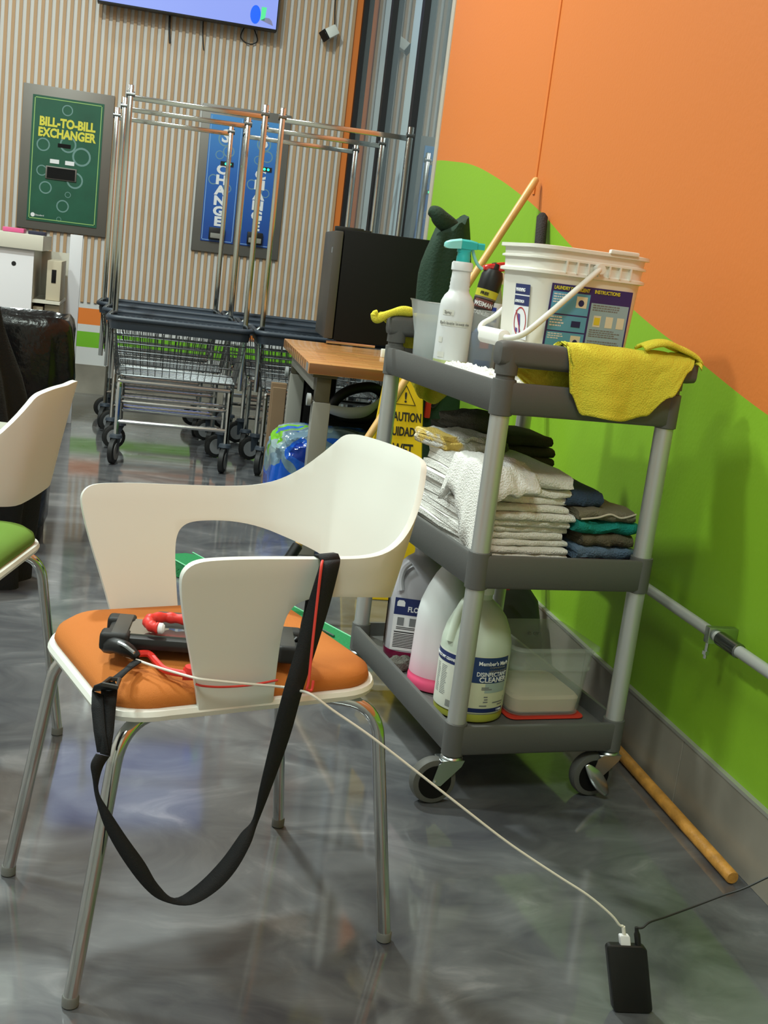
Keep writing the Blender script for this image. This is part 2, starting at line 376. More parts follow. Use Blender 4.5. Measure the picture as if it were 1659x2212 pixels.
# frames
frame_grey = mat('brushed_frame', (112, 108, 102), .45, .5)
def bubbles(parent, lst, y):
    bmt_ = mat('bubble_print', (150, 190, 186), .5, alpha=.5)
    for x, z, r in lst: bm = B(); disc(bm, (x, z), r, r, y, 20, .80); obj('bubble_print', bm, bmt_, parent, False)
c0, c1 = PY(53, 178, YB - .03), PY(227, 513, YB - .03)
gx0, gx1, gz0, gz1 = PY(43, 330, YB - .03).x, PY(238, 360, YB - .03).x, c1.z, c0.z
t = thing('bill_exchanger', 'green bill exchanger panel with yellow lettering in a grey frame', 'change machine', ((gx0 + gx1) / 2, YB - .03, gz0))
hw, hh = (gx1 - gx0) / 2, gz1 - gz0
bm = B(); box(bm, -hw, hw, 0, .03, 0, hh, .003); obj('frame', bm, frame_grey, t)
bm = B(); box(bm, -hw + .065, hw - .065, -.006, 0, .055, hh - .065); fa = obj('front_panel', bm, mat('exchanger_green', (24, 84, 62), .4, var=.15), t, False)
bm = B(); x0, x1, z0, z1 = -hw + .078, hw - .078, .07, hh - .078
for a, b_, c_, d_ in ((x0, x1, z0, z0 + .005), (x0, x1, z1 - .005, z1), (x0, x0 + .005, z0, z1), (x1 - .005, x1, z0, z1)): box(bm, a, b_, -.007, -.006, c_, d_)
obj('border_print', bm, mat('border_print', (150, 190, 110), .5), fa, False)
yl = mat('yellow_print', (214, 206, 70), .5)
text('BILL-TO-BILL', .079, yl, fa, (0, -.0072, hh - .255), bold=.0036, align='CENTER', xs=.82)
text('EXCHANGER', .079, yl, fa, (0, -.0072, hh - .325), bold=.0036, align='CENTER', xs=.80)
bubbles(fa, [(-.005, hh - .14, .036), (-.15, hh - .38, .044), (.105, hh - .43, .062), (.07, hh - .59, .055), (-.15, hh - .55, .036), (-.12, hh - .66, .042), (.0, hh - .77, .042), (-.02, hh - .86, .016), (.03, hh - .69, .02), (.012, hh - .36, .055)], -.0066)
bm = B(); box(bm, -.055, .03, -.009, -.005, hh - .385, hh - .36); obj('bill_slot', bm, black_matte, fa, False)
bm = B(); box(bm, -.1, -.04, -.009, -.005, hh - .495, hh - .468); obj('price_sticker', bm, white_print, fa, False)
bm = B(); box(bm, 0, .06, -.009, -.005, hh - .495, hh - .468); obj('price_sticker', bm, white_print, fa, False)
bm = B(); box(bm, -.125, .08, -.016, -.004, hh - .60, hh - .515, .003); obj('tray_surround', bm, frame_grey, fa)
bm = B(); box(bm, -.115, .07, -.018, -.012, hh - .595, hh - .522); obj('bill_tray', bm, black_matte, fa, False)
bm = B(); disc(bm, (-hw + .105, .095), .014, .014, -.0068); obj('logo', bm, white_print, fa, False)
text('Standard', .016, white_print, fa, (-hw + .122, -.0068, .09))
# change machines
cx0, cx1 = (PY(436, 221, YB - .03).x + PY(415, 540, YB - .03).x) / 2, (PY(629, 246, YB - .03).x + PY(601, 559, YB - .03).x) / 2
cz0, cz1 = PY(415, 540, YB - .03).z, PY(436, 221, YB - .03).z
t = thing('change_machine_surround', 'grey metal surround around the twin blue change machines', 'frame', ((cx0 + cx1) / 2, YB - .03, cz0))
hw, hh = (cx1 - cx0) / 2, cz1 - cz0
bm = B(); box(bm, -hw, hw, 0, .03, 0, hh, .003); obj('frame', bm, frame_grey, t)
bmt = mat('change_blue', (34, 86, 168), .4); N, K, b = nodes(bmt)
tc = N.new('ShaderNodeTexCoord'); sz = N.new('ShaderNodeSeparateXYZ'); K.new(tc.outputs['Object'], sz.inputs[0])
cr = ramp(N, [(.0, (26, 62, 140)), (.55, (40, 100, 180)), (1, (80, 150, 212))]); K.new(sz.outputs['Z'], cr.inputs[0]); K.new(cr.outputs[0], b.inputs['Base Color'])
led = mat('green_led', (20, 230, 150), .4, emit=(40, 255, 170), es=4)
for k, ox in enumerate((-.135, .135)):
    t = thing('change_machine', ['blue coin change machine with vertical lettering, left one in the grey surround', 'blue coin change machine with vertical lettering, right one behind the cart poles'][k], 'change machine', ((cx0 + cx1) / 2 + ox, YB - .036, cz0), group='blue change machines on the slatted wall')
    bm = B(); box(bm, -.115, .115, 0, .006, .075, hh - .065); fa = obj('front_panel', bm, bmt, t, False)
    bm = B()
    for a, b_, c_, d_ in ((-.108, .108, .083, .087), (-.108, -.104, .083, hh - .075), (.104, .108, .083, hh - .075)): box(bm, a, b_, -.001, 0, c_, d_)
    obj('border_print', bm, mat('pale_border', (140, 180, 225), .5), fa, False)
    bubbles(fa, [(.0, hh - .22, .05), (.03, hh - .3, .04), (-.03, hh - .33, .03), (-.06, .5, .035), (.04, .45, .03)], -.0008)
    text('S', .12, white_print, fa, (0, -.0012, hh - .24), align='CENTER', bold=.003)
    for i, ch in enumerate('CHANGE'): text(ch, .085, white_print, fa, (-.005, -.0012, .545 - i * .071), align='CENTER', bold=.0042, xs=1.25)
    bm = B(); box(bm, -.02, .07, -.006, 0, hh - .40, hh - .37); ds = obj('display', bm, black_plastic, fa, False)
    bm = B(); disc(bm, (.018, hh - .385), .009, .009, -.007, 10); disc(bm, (.045, hh - .385), .009, .009, -.007, 10); obj('indicator_light', bm, led, ds, False)
    bm = B(); box(bm, -.06, .05, -.03, 0, .09, .175, .006); obj('coin_cup', bm, black_plastic, fa)
    bm = B(); box(bm, -.05, .04, -.036, -.028, .10, .135, .004); obj('cup_flap', bm, grey_metal, fa)

# ================================================================== counter at the left
cnt = thing('counter', 'white service counter with thick top and dark lock at the left edge', 'counter', (-.5, 6.5, 0))
lam = mat('white_laminate', (206, 205, 208), .4); edge = mat('cream_edge', (196, 192, 178), .45)
bm = B(); box(bm, -1.6, .0, 0, .62, .995, 1.075, .004); obj('worktop', bm, edge, cnt)
bm = B(); box(bm, -1.6, -.045, .02, .05, 0, .995, .002); fp = obj('front_panel', bm, lam, cnt)
bm = B(); disc(bm, (-.145, .915), .012, .012, .0185, 14); obj('lock', bm, black_plastic, fp, False)
bm = B(); box(bm, .105, .175, .56, .60, 0, 1.10, .002); obj('end_panel', bm, lam, cnt)
bm = B(); box(bm, -.045, .105, .56, .58, 0, .99); box(bm, -.045, .1, .05, .56, .52, .54); box(bm, -.045, .1, .05, .56, .72, .735); box(bm, -.06, -.045, .05, .56, 0, .995); obj('shelf_carcass', bm, edge, cnt, False)
bxm = mat('beige_box', (178, 168, 146), .6)
def sbox(x0, x1, y0, y1, z0, z1, lab):
    t = thing('storage_box', lab, 'box', (-.5 + (x0 + x1) / 2, 6.5 + y0, z0), group='storage boxes in the end of the white counter')
    h = (x1 - x0) / 2
    bm = B(); box(bm, -h, h, 0, y1 - y0, 0, z1 - z0, .003); obj('body', bm, bxm, t)
    bm = B(); box(bm, -.012, .012, -.003, 0, (z1 - z0) * .45, (z1 - z0) * .78, .001); obj('handle_slot', bm, black_matte, t)
sbox(.02, .095, .10, .5, .737, .95, 'tall beige storage box on the upper shelf in the counter end')
sbox(.018, .095, .10, .5, .542, .712, 'beige storage box on the lower counter-end shelf, right one of two')
sbox(-.04, .012, .07, .5, .542, .70, 'pale storage box on the lower counter-end shelf, left one of two')
bm = B(); box(bm, -.72, -.61, 6.6, 6.75, 1.0755, 1.10, .005); tag(obj('flat_packet', bm, mat('pink_cover', (196, 84, 130), .4)), 'flat pink packet lying on the white counter', 'packet')
bm = B(); box(bm, -.59, -.50, 6.62, 6.74, 1.0755, 1.095, .004); tag(obj('flat_case', bm, mat('navy_cover', (34, 34, 56), .5)), 'flat dark navy case lying on the white counter', 'case')

# ================================================================== laundry carts
lc_plastic = mat('basket_rim_plastic', (50, 58, 68), .45); lc_grey = mat('caster_grey', (120, 122, 124), .5)
def laundry_cart():
    t = thing('laundry_cart', '', 'laundry cart')
    W, D, zt, zb = .70, .49, .735, .45
    def rr(w, d, z): return ring(rrect(w, d, .05, 4, 0, .25), z)
    bm = B(); loft(bm, [rr(W - .035, D - .035, zt - .06), rr(W - .01, D - .01, zt - .06), rr(W, D, zt - .03), rr(W - .004, D - .004, zt - .01), rr(W - .034, D - .034, zt - .01), rr(W - .042, D - .042, zt - .06)], False, False)
    tube(bm, [(x, y, zt - .004) for x, y in rrect(W + .010, D + .010, .055, 6, 0, .25)], .0125, 10, True)
    br = obj('basket_rim', bm, lc_plastic, t)
    bm = B()
    for k in range(20):
        x = -.30 + k * .031
        for z in (zt - .030, zt - .052): box(bm, x, x + .011, D - .018, D - .012, z, z + .010)
    obj('rim_slot_pattern', bm, mat('slot_grey', (96, 104, 110), .4), br, False)
    bm = B()
    def corner(u, z):      # point on the tapering basket wall
        k = (z - zb) / (zt - .07 - zb); w = .60 + (W - .03 - .60) * k; d = .40 + (D - .03 - .40) * k
        return w, d
    for z in (.45, .49, .53, .57, .61, .65):
        w, d = corner(0, z); tube(bm, [(x, y, z) for x, y in rrect(w, d, .03, 2, 0, .25)], .0022 if z > .46 else .005, 4, True)
    w0, d0 = corner(0, zb); w1, d1 = corner(0, .66)
    for k in range(17):
        f = -.5 + (k + .5) / 17
        for s in (-1, 1): tube(bm, [(f * w0, .25 + s * d0 / 2, zb), (f * w1, .25 + s * d1 / 2, .67)], .0018, 4, False, False)
        tube(bm, [(f * w0, .25 - d0 / 2, zb), (f * w0, .25 + d0 / 2, zb)], .0018, 4, False, False)
    for k in range(11):
        f = -.5 + (k + .5) / 11
        for s in (-1, 1): tube(bm, [(s * w0 / 2, .25 + f * d0, zb), (s * w1 / 2, .25 + f * d1, .67)], .0018, 4, False, False)
        tube(bm, [(-w0 / 2, .25 + f * d0, zb), (w0 / 2, .25 + f * d0, zb)], .0018, 4, False, False)
    obj('wire_basket', bm, dull_chrome, t)
    bm = B()
    for s in (-1, 1):
        tube(bm, fillet([(s * .275, .04, .125), (s * .275, .04, .435), (s * .275, .46, .435), (s * .275, .46, .125)], .05), .0125, 8)
    for y in (.04, .46): tube(bm, [(-.275, y, .215), (.275, y, .215)], .011, 8)
    for y in (.16, .34): tube(bm, [(-.275, y, .30), (.275, y, .30)], .009, 8)
    tube(bm, [(-.275, .04, .42), (.275, .04, .42)], .011, 8); tube(bm, [(-.275, .46, .42), (.275, .46, .42)], .011, 8)
    obj('lower_frame', bm, chrome, t)
    for sx_ in (-1, 1):
        for y in (.04, .46):
            a = .25 if y < .1 else 1.2
            cas = B(); lathe(cas, [(.006, .15), (.03, .145), (.034, .13), (.02, .125)], 14, sx_ * .275, y)
            ca, sa = math.cos(a), math.sin(a); q = Vector((sx_ * .275 - sa * .03, y - ca * .03, .0))
            for s in (-1, 1):
                o_ = Vector((ca, -sa, 0)) * (.019 * s)
                quad(cas, [Vector((sx_ * .275, y, .13)) + o_ + Vector((sa, ca, 0)) * .02, Vector((sx_ * .275, y, .13)) + o_ - Vector((sa, ca, 0)) * .035, q + o_ + Vector((0, 0, .05)), q + o_ + Vector((sa * .015, ca * .015, .055))])
            c_ = obj('caster', cas, lc_plastic, t)
            wb_ = B(); tube(wb_, [q + Vector((0, 0, .0635)) + Vector((ca, -sa, 0)) * w_ for w_ in (-.015, -.011, .011, .015)], [.055, .0625, .0625, .055], 22); obj('wheel', wb_, black_rubber, c_)
            hb = B(); tube(hb, [q + Vector((0, 0, .0635)) + Vector((ca, -sa, 0)) * w_ for w_ in (-.0175, .0175)], .043, 18); obj('hub', hb, lc_grey, c_)
    bm = B()
    for s in (-1, 1):
        box(bm, s * .325 - .013, s * .325 + .013, .087, .113, .42, 1.835, .003)
    obj('hanging_post', bm, chrome, t)
    bm = B(); box(bm, -.325, .325, .09, .11, 1.765, 1.79, .003); obj('hanging_rail', bm, chrome, t)
    for s in (-1, 1):
        bm = B(); tube(bm, [(s * .325 - .02, .1, 1.79), (s * .325 + .02, .1, 1.79)], .016, 10); obj('clamp', bm, dull_chrome, t)
        bm = B(); tube(bm, [(s * .352, .1, .735), (s * .325, .1, .76)], .009, 8); obj('rim_bracket', bm, dull_chrome, t)
    return t
lc = laundry_cart()
spec = [(.225, 5.87, 0, 'front chrome laundry cart with hanging poles, left row by the slatted wall'), (.19, 6.42, 0, 'second chrome laundry cart in the left row, nested behind the front one'), (.14, 6.97, 0, 'rearmost chrome laundry cart of the left row nearest the slatted wall'),
        (.962, 5.87, 0, 'front chrome laundry cart of the right row beside the wooden table'), (.93, 6.42, 0, 'second chrome laundry cart of the right row behind the wooden table'), (.88, 6.97, 0, 'rearmost chrome laundry cart of the right row by the glazing')]
for i, (x, y, a, lab) in enumerate(spec):
    o = lc if i == 0 else copy_tree(lc)
    o.location = (x, y, 0); o.rotation_euler = (0, 0, -.03); tag(o, lab, 'laundry cart', 'parked chrome laundry carts')
# ================================================================== workbench table and what stands on and under it
ta, tb = PZ(668, 783, .75), PZ(614, 731, .75)
ang_t = math.atan2(-(tb.x - ta.x), tb.y - ta.y); dl = (tb - ta).length
t = thing('work_table', 'butcher-block table on grey adjustable legs beside the glazing', 'table', (ta.x, ta.y, 0), ang_t)
bw_m = mat('butcher_block', (190, 132, 78), .3, coat=.3); N, K, b = nodes(bw_m)
tc = N.new('ShaderNodeTexCoord'); mp = N.new('ShaderNodeMapping'); mp.inputs['Scale'].default_value = (1, 1, 1); K.new(tc.outputs['Object'], mp.inputs[0])
bk = N.new('ShaderNodeTexBrick'); bk.inputs['Scale'].default_value = 1; bk.inputs['Brick Width'].default_value = .17; bk.inputs['Row Height'].default_value = .042; bk.inputs['Mortar Size'].default_value = .0006
bk.inputs['Color1'].default_value = lin((196, 138, 82)); bk.inputs['Color2'].default_value = lin((172, 116, 66)); bk.inputs['Mortar'].default_value = lin((130, 84, 46)); bk.inputs['Bias'].default_value = -.1
K.new(mp.outputs[0], bk.inputs['Vector'])
wv = N.new('ShaderNodeTexNoise'); wv.inputs['Scale'].default_value = 12; mp2 = N.new('ShaderNodeMapping'); mp2.inputs['Scale'].default_value = (.5, 4, 4); K.new(tc.outputs['Object'], mp2.inputs[0]); K.new(mp2.outputs[0], wv.inputs['Vector'])
mm = N.new('ShaderNodeMix'); mm.data_type = 'RGBA'; mm.blend_type = 'OVERLAY'; mm.inputs[0].default_value = .25; K.new(bk.outputs['Color'], mm.inputs[6]); K.new(wv.outputs['Color'], mm.inputs[7]); K.new(mm.outputs[2], b.inputs['Base Color'])
bm = B(); box(bm, 0, .575, 0, dl, .708, .75, .004); obj('tabletop', bm, bw_m, t)
for lx, ly in ((.035, .04), (.035, dl - .11), (.49, .04), (.49, dl - .11)):
    bm = B(); box(bm, lx, lx + .068, ly, ly + .068, 0, .60, .005); lg = obj('leg', bm, grey_metal, t)
    bm = B(); box(bm, lx + .006, lx + .062, ly + .006, ly + .062, .60, .708, .004); box(bm, lx - .012, lx + .08, ly - .012, ly + .08, .695, .708); obj('leg_extension', bm, mat('dark_metal', (92, 86, 70), .5, .3), lg)
    bm = B(); tube(bm, [(lx - .022, ly + .03, .605), (lx - .008, ly + .03, .605), (lx, ly + .03, .605)], [.024, .024, .010], 14); obj('adjusting_knob', bm, mat('grey_knob', (150, 152, 152), .4), lg)
bm = B(); box(bm, .5 * (.07) + .0, .06, .1, dl - .11, .64, .70, .003); box(bm, .06, .56, dl - .1, dl - .07, .64, .70, .003); obj('apron', bm, grey_metal, t)
bm = B(); box(bm, -.001, .003, .02, .09, .714, .744); obj('sticker', bm, grey_print, t, False)
# black cabinet fridge
fa_ = PZ(718, 745, .75)
t = thing('mini_fridge', 'black mini fridge standing on the butcher-block table', 'fridge', (fa_.x, fa_.y, .75), math.radians(-3))
fwid, fh = .425, .525
bm = B(); box(bm, .0, fwid, 0, .42, .022, fh, .006); obj('body', bm, black_matte, t)
bm = B(); box(bm, -.045, -.004, -.004, .424, .028, fh - .01, .006); dr = obj('door', bm, mat('fridge_door', (66, 62, 58), .45), t)
bm = B(); box(bm, -.046, -.044, .02, .05, fh - .11, fh - .085, .001); obj('badge', bm, grey_print, dr, False)
bm = B(); box(bm, -.04, .09, .02, .08, fh - .012, fh + .012, .004); box(bm, .03, .14, .12, .2, fh, fh + .01, .003); obj('hinge_cover', bm, black_plastic, t)
bm = B(); tube(bm, [(-.03, .012, .012), (.20, .012, .012)], .008, 8); obj('base_rail', bm, chrome, t)
for fx in (.03, fwid - .03):
    for fy in (.03, .38):
        bm = B(); lathe(bm, [(.014, 0), (.012, .024)], 12, fx, fy); obj('foot', bm, black_plastic, t)
p = PZ(828, 772, .75)
t = thing('power_adapter', 'small white power adapter on the table beside the black fridge', 'adapter', (p.x, p.y, .75))
bm = B(); box(bm, -.012, .02, -.015, .015, 0, .036, .003); obj('body', bm, white_plastic, t)
bm = B(); tube(bm, catmull([(.02, 0, .02), (.05, 0, .008), (.08, .02, .005), (.1, .06, .005)], 5), .004, 6); obj('lead', bm, black_cord, t)
# black bag with a looped handle and white band, behind the leg
t = thing('tool_bag', 'black bag with black loop handle and white band under the wooden table', 'bag', (1.0, 5.305, 0), 0)
bm = B(); loft(bm, [ring(rrect(.38, .22, .05, 5), z) for z in (0, .02)] + [ring(rrect(.38 + .02 * math.sin(z * 9), .22, .07, 5), z) for z in (.1, .2, .3, .38)] + [ring(rrect(.36, .2, .08, 5), .42), ring(rrect(.2, .10, .05, 5), .44)]); obj('body', bm, black_matte, t)
bm = B(); box(bm, -.21, -.06, -.02, .08, .3, .62, .03); obj('side_pouch', bm, black_matte, t)
lp = catmull([(x * .86 + .03, y, .505 + (z - .59) * .78) for x, y, z in [(-.10, -.08, .50), (-.13, -.1, .575), (-.06, -.1, .655), (.06, -.09, .69), (.13, -.08, .655), (.14, -.08, .58), (.08, -.08, .515), (-.02, -.08, .495)]], 8, True)
bm = B(); tube(bm, lp, [.024 + .012 * max(0, math.sin(i / len(lp) * 2 * PI + 3)) for i in range(len(lp))], 10, True); obj('loop_handle', bm, black_plastic, t)
bm = B()
wpts = catmull([(x * .86 + .03, y, .505 + (z - .59) * .78) for x, y, z in [(-.16, -.135, .545), (-.06, -.15, .535), (.04, -.15, .555), (.105, -.13, .61), (.115, -.11, .64)]], 6)
loft(bm, [[p_ + Vector((0, 0, h_)) for h_ in (-.026 * k_, .026 * k_)] for p_, k_ in zip(wpts, [math.sin(PI * min(1, (.35 + i / len(wpts)) * .72)) for i in range(len(wpts))])], False, False, False)
obj('white_band', bm, white_print, t, solid=.006, label='white curved band')
# plastic wrap pack
pwm = mat('printed_film', (60, 110, 190), .12, bump=.5, bscale=14); N, K, b = nodes(pwm)
tc = N.new('ShaderNodeTexCoord'); n_ = N.new('ShaderNodeTexNoise'); n_.inputs['Scale'].default_value = 4.2; n_.inputs['Detail'].default_value = 1.5; n_.inputs['Distortion'].default_value = .8; K.new(tc.outputs['Object'], n_.inputs['Vector'])
cr = ramp(N, [(0, (20, 50, 140)), (.36, (30, 84, 180)), (.42, (104, 128, 144)), (.52, (134, 154, 156)), (.565, (110, 178, 40)), (.64, (40, 100, 200))], 'CONSTANT'); K.new(n_.outputs['Fac'], cr.inputs[0]); K.new(cr.outputs[0], b.inputs['Base Color'])
bm = B(); bmesh.ops.create_icosphere(bm, subdivisions=5, radius=1)
for v in bm.verts:
    c = v.co.copy(); q = Vector([math.copysign(abs(x) ** .45, x) for x in c]); q = Vector((q.x * .27, q.y * .20, q.z * .215))
    d = abs(nz(c.x, c.y, c.z, 2.6)) * .07 + abs(nz(c.x + 5, c.y, c.z, 6)) * .028
    v.co = q * (1 - d * 1.5)
    v.co.z = max(v.co.z + .20, 0)
tag(obj('plastic_wrapped_pack', bm, pwm, smooth=True, ang=22, loc=(.875, 4.98, .0)), 'crumpled blue, green and clear plastic wrapped pack under the wooden table', 'plastic pack')
# flattened cardboard behind the far leg
bm = B(); box(bm, 0, .075, 0, .04, 0, .52, .002); box(bm, .005, .07, -.02, 0, 0, .5, .002)
tag(obj('cardboard_box', bm, mat('cardboard', (128, 104, 78), .8, var=.1), smooth=False, loc=(.672, 5.58, 0)), 'folded brown cardboard standing behind the far table leg', 'cardboard')

# ================================================================== caution sign
sy = mat('sign_yellow', (226, 186, 22), .4)
t = thing('caution_sign', 'tall yellow wet floor caution sign standing between cart and table', 'sign', (.944, 3.76, 0), 0)
lean = .27; hs = .86
def sg(z, w, y): return [(-w, y, z), (w, y, z)]
for s in (0, 1):
    bm = B()
    y0 = 0 if s == 0 else .37; y1 = .215 if s == 0 else .245
    prof = [(0, .125), (.03, .125), (.12, .108), (.4, .078), (.7, .064), (.82, .06), (hs, .045)]
    rings_ = []
    for z, w_ in prof:
        f = z / hs; y = y0 + (y1 - y0) * f; th = .012
        rings_.append([Vector((-w_, y - th, z)), Vector((w_, y - th, z)), Vector((w_, y + th, z)), Vector((-w_, y + th, z))])
    loft(bm, rings_); pnl = obj('panel', bm, sy, t, bevel=.004)
    if s == 0:
        yd = Vector((0, .215, hs)).normalized(); xd = (1, 0, 0)
        def sp(x, z): return Vector((x, .215 * z / hs - .0128, z))
        for body, z, sz_ in (('CAUTION', .612, .043), ('CUIDADO', .562, .043), ('WET', .497, .055), ('FLOOR', .44, .055), ('PISO', .37, .05), ('MOJADO', .315, .05)):
            text(body, sz_, black_print, pnl, sp(.001, z), xd, yd, bold=.0012, align='CENTER', xs=.62)
        bm = B(); tri = [sp(-.036, .668), sp(.036, .668), sp(0, .733)]
        tube(bm, [p_ + Vector((0, -.0005, 0)) for p_ in tri], .0022, 5, True); obj('warning_triangle', bm, black_print, pnl)
        text('!', .05, black_print, pnl, sp(0, .676), xd, yd, bold=.001, align='CENTER')
bm = B(); box(bm, -.05, .05, .19, .27, .845, .875, .008); obj('top_grip', bm, sy, t)

# ================================================================== mop, broom stick, dustpan, draped green cloth
mtip, mcon = PX(1160, 385, XW - .018), PZ(562, 1303, .06)
t = thing('dust_mop', 'green fringed dust mop with long wooden handle leaning on the painted wall', 'mop')
dm = (mtip - mcon).normalized()
bm = B(); tube(bm, [mcon + dm * .15, mcon + dm * .5, mtip - dm * .02, mtip - dm * .006, mtip], [.0125, .0125, .0125, .011, .006], 12); obj('handle', bm, wood_stick, t)
bm = B(); tube(bm, [mcon, mcon + dm * .02, mcon + dm * .215, mcon + dm * .22], [.013, .018, .0175, .013], 12); obj('socket', bm, black_plastic, t)
ha, hb_ = PZ(385, 1215, .0), PZ(775, 1432, .0)
ax = (hb_ - ha); Lm = ax.length; ax.normalize(); nx_ = Vector((-ax.y, ax.x, 0)); mid = (ha + hb_) / 2
mopg = mat('mop_green', (34, 128, 74), .9, bump=.5, bscale=160)
bm = B(); loft(bm, [[ha + ax * (Lm * u) + nx_ * (x * w_) + Vector((0, 0, z)) for x, z in ((-.062, .022), (-.055, .034), (.055, .034), (.062, .022), (.055, .012), (-.055, .012))] for u, w_ in ((0, .5), (.03, 1), (.5, 1.02), (.97, 1), (1, .5))]); obj('pad', bm, mopg, t)
foot_ = ha + ax * (mcon - ha).dot(ax) + Vector((0, 0, .038))
bm = B(); tube(bm, [ha + ax * (Lm * .12) + Vector((0, 0, .038)), foot_ - ax * .06, mcon + Vector((0, 0, .0))], .004, 6); tube(bm, [mcon, foot_ + ax * .06, hb_ - ax * (Lm * .12) + Vector((0, 0, .038))], .004, 6); obj('frame_wire', bm, dull_chrome, t)
bm = B(); rr = random.Random(5)
for k in range(900):
    u = rr.random(); sgn = rr.choice((-1, 1)) if .02 < u < .98 else 0
    if sgn: p0 = ha + ax * (Lm * u) + nx_ * (sgn * .058); dv = nx_ * sgn
    else: p0 = (ha if u < .5 else hb_) + nx_ * rr.uniform(-.055, .055); dv = -ax if u < .5 else ax
    p0 += Vector((0, 0, .026)); L_ = rr.uniform(.02, .045); sd = ax * rr.uniform(-.018, .018)
    tube(bm, [p0, p0 + dv * L_ * .5 + sd * .4 + Vector((0, 0, -.006)), p0 + dv * L_ + sd + Vector((0, 0, -.0235))], .0022, 4, False, False)
fr = obj('fringe', bm, mat('fringe_green', (26, 104, 58), .9), t); fr['kind'] = 'stuff'
bm = B(); tube(bm, [ha + nx_ * .056 + Vector((0, 0, .034)), hb_ + nx_ * .056 + Vector((0, 0, .034))], .003, 5); tube(bm, [ha - nx_ * .056 + Vector((0, 0, .034)), hb_ - nx_ * .056 + Vector((0, 0, .034))], .003, 5); obj('edge_binding', bm, mat('pale_green_binding', (120, 196, 150), .8), t)
# loose wooden stick on the floor
s0, s1 = PZ(1583, 1897, .0145), PZ(1345, 1632, .0145)
d_ = (s1 - s0).normalized(); s1 = s0 + d_ * 1.05; s1.x = min(s1.x, 1.27)
bm = B(); tube(bm, [s0, s0 + d_ * .003, s1 - d_ * .005, s1], [.012, .014, .014, .012], 14)
tag(obj('broom_handle', bm, old_wood), 'loose worn wooden stick lying along the tile baseboard', 'stick')
# upright dustpan
top = PX(1172, 462, XW - .022); t = thing('lobby_dustpan', 'black upright dustpan with foam-grip pole leaning on the wall behind the cart', 'dustpan')
foot = Vector((1.165, 3.17, .18)); dv = (top - foot).normalized()
bm = B(); tube(bm, [foot, top - dv * .04], .0115, 10); obj('pole', bm, black_plastic, t)
bm = B(); tube(bm, [top - dv * .24, top - dv * .235, top - dv * .012, top], [.015, .0185, .0185, .010], 14); obj('foam_grip', bm, mat('foam', (40, 34, 32), .85, bump=.4, bscale=180), t)
bm = B(); loft(bm, [ring(rrect(.055, .03, .01, 3, foot.x + (top.x - foot.x) * (z - .18) / (top.z - .18), foot.y + (top.y - foot.y) * (z - .18) / (top.z - .18)), z) for z in (.17, .30, .46)]); obj('neck', bm, black_plastic, t)
bm = B(); loft(bm, [ring(rrect(.22, .20, .02, 3, 1.135, 3.15), 0), ring(rrect(.24, .22, .02, 3, 1.135, 3.15), .05), ring(rrect(.20, .10, .02, 3, 1.15, 3.2), .2), ring(rrect(.12, .05, .02, 3, 1.16, 3.2), .24)]); obj('pan', bm, black_plastic, t)
bm = B(); box(bm, 1.10, 1.14, 3.12, 3.16, .24, .275, .006); obj('latch', bm, red_plastic, t, label='red latch')
# dark green cloth draped over something tall by the wall
gc = mat('dark_green_cloth', (28, 52, 36), .85, bump=.3, bscale=120)
bm = B(); rings_ = []
cx_, cy_ = 1.075, 4.05
for i in range(30):
    z = 1.30 * i / 29
    rx, ry = .095 - .03 * max(0, min(1, (.75 - z) / .3)), .06
    if z > 1.12: rx *= 1 - ((z - 1.12) / .19) ** 1.5 * .45
    rg = []
    for k in range(40):
        a = 2 * PI * k / 40
        f = 1 + .10 * nz(math.cos(a) * 1.5, math.sin(a) * 1.5, z * 2.3, 1.6) + .05 * math.sin(a * 5 + z * 6 + nz(0, 0, z * 3) * 3)
        top_ = (.04 * math.cos(a - .3) + .02 * nz(math.cos(a) * 2, math.sin(a) * 2, 7)) * max(0, (z - 1.15) / .16)
        rg.append(Vector((cx_ + .03 * max(0, min(1, (.75 - z) / .3)) + rx * f * math.cos(a) + .012 * math.sin(z * 4), cy_ + ry * f * math.sin(a), z + top_)))
    rings_.append(rg)
loft(bm, rings_)
tube(bm, catmull([(.975, 4.04, 1.338), (.995, 4.03, 1.332), (1.02, 4.03, 1.312), (1.06, 4.04, 1.29), (1.10, 4.05, 1.26)], 6), [.006 + .026 * math.sin(PI * min(1, .12 + i / 24 * .6)) for i in range(25)], 12)
gd = obj('draped_cloth', bm, gc); tag(gd, 'tall dark green cloth bundle between the fridge and the painted wall', 'cloth')
bm = B(); box(bm, 1.035, 1.055, 3.975, 3.995, .62, .72, .004); obj('red_tag', bm, red_plastic, gd, label='red tag')
bm = B(); tube(bm, catmull([(1.04, 3.99, .80), (1.015, 3.985, .74), (1.005, 3.985, .66), (1.03, 3.99, .56)], 5), .006, 6); tube(bm, catmull([(1.07, 3.985, .80), (1.09, 3.98, .72), (1.06, 3.98, .66), (1.03, 3.985, .72)], 5), .006, 6); obj('strap', bm, black_cord, gd)
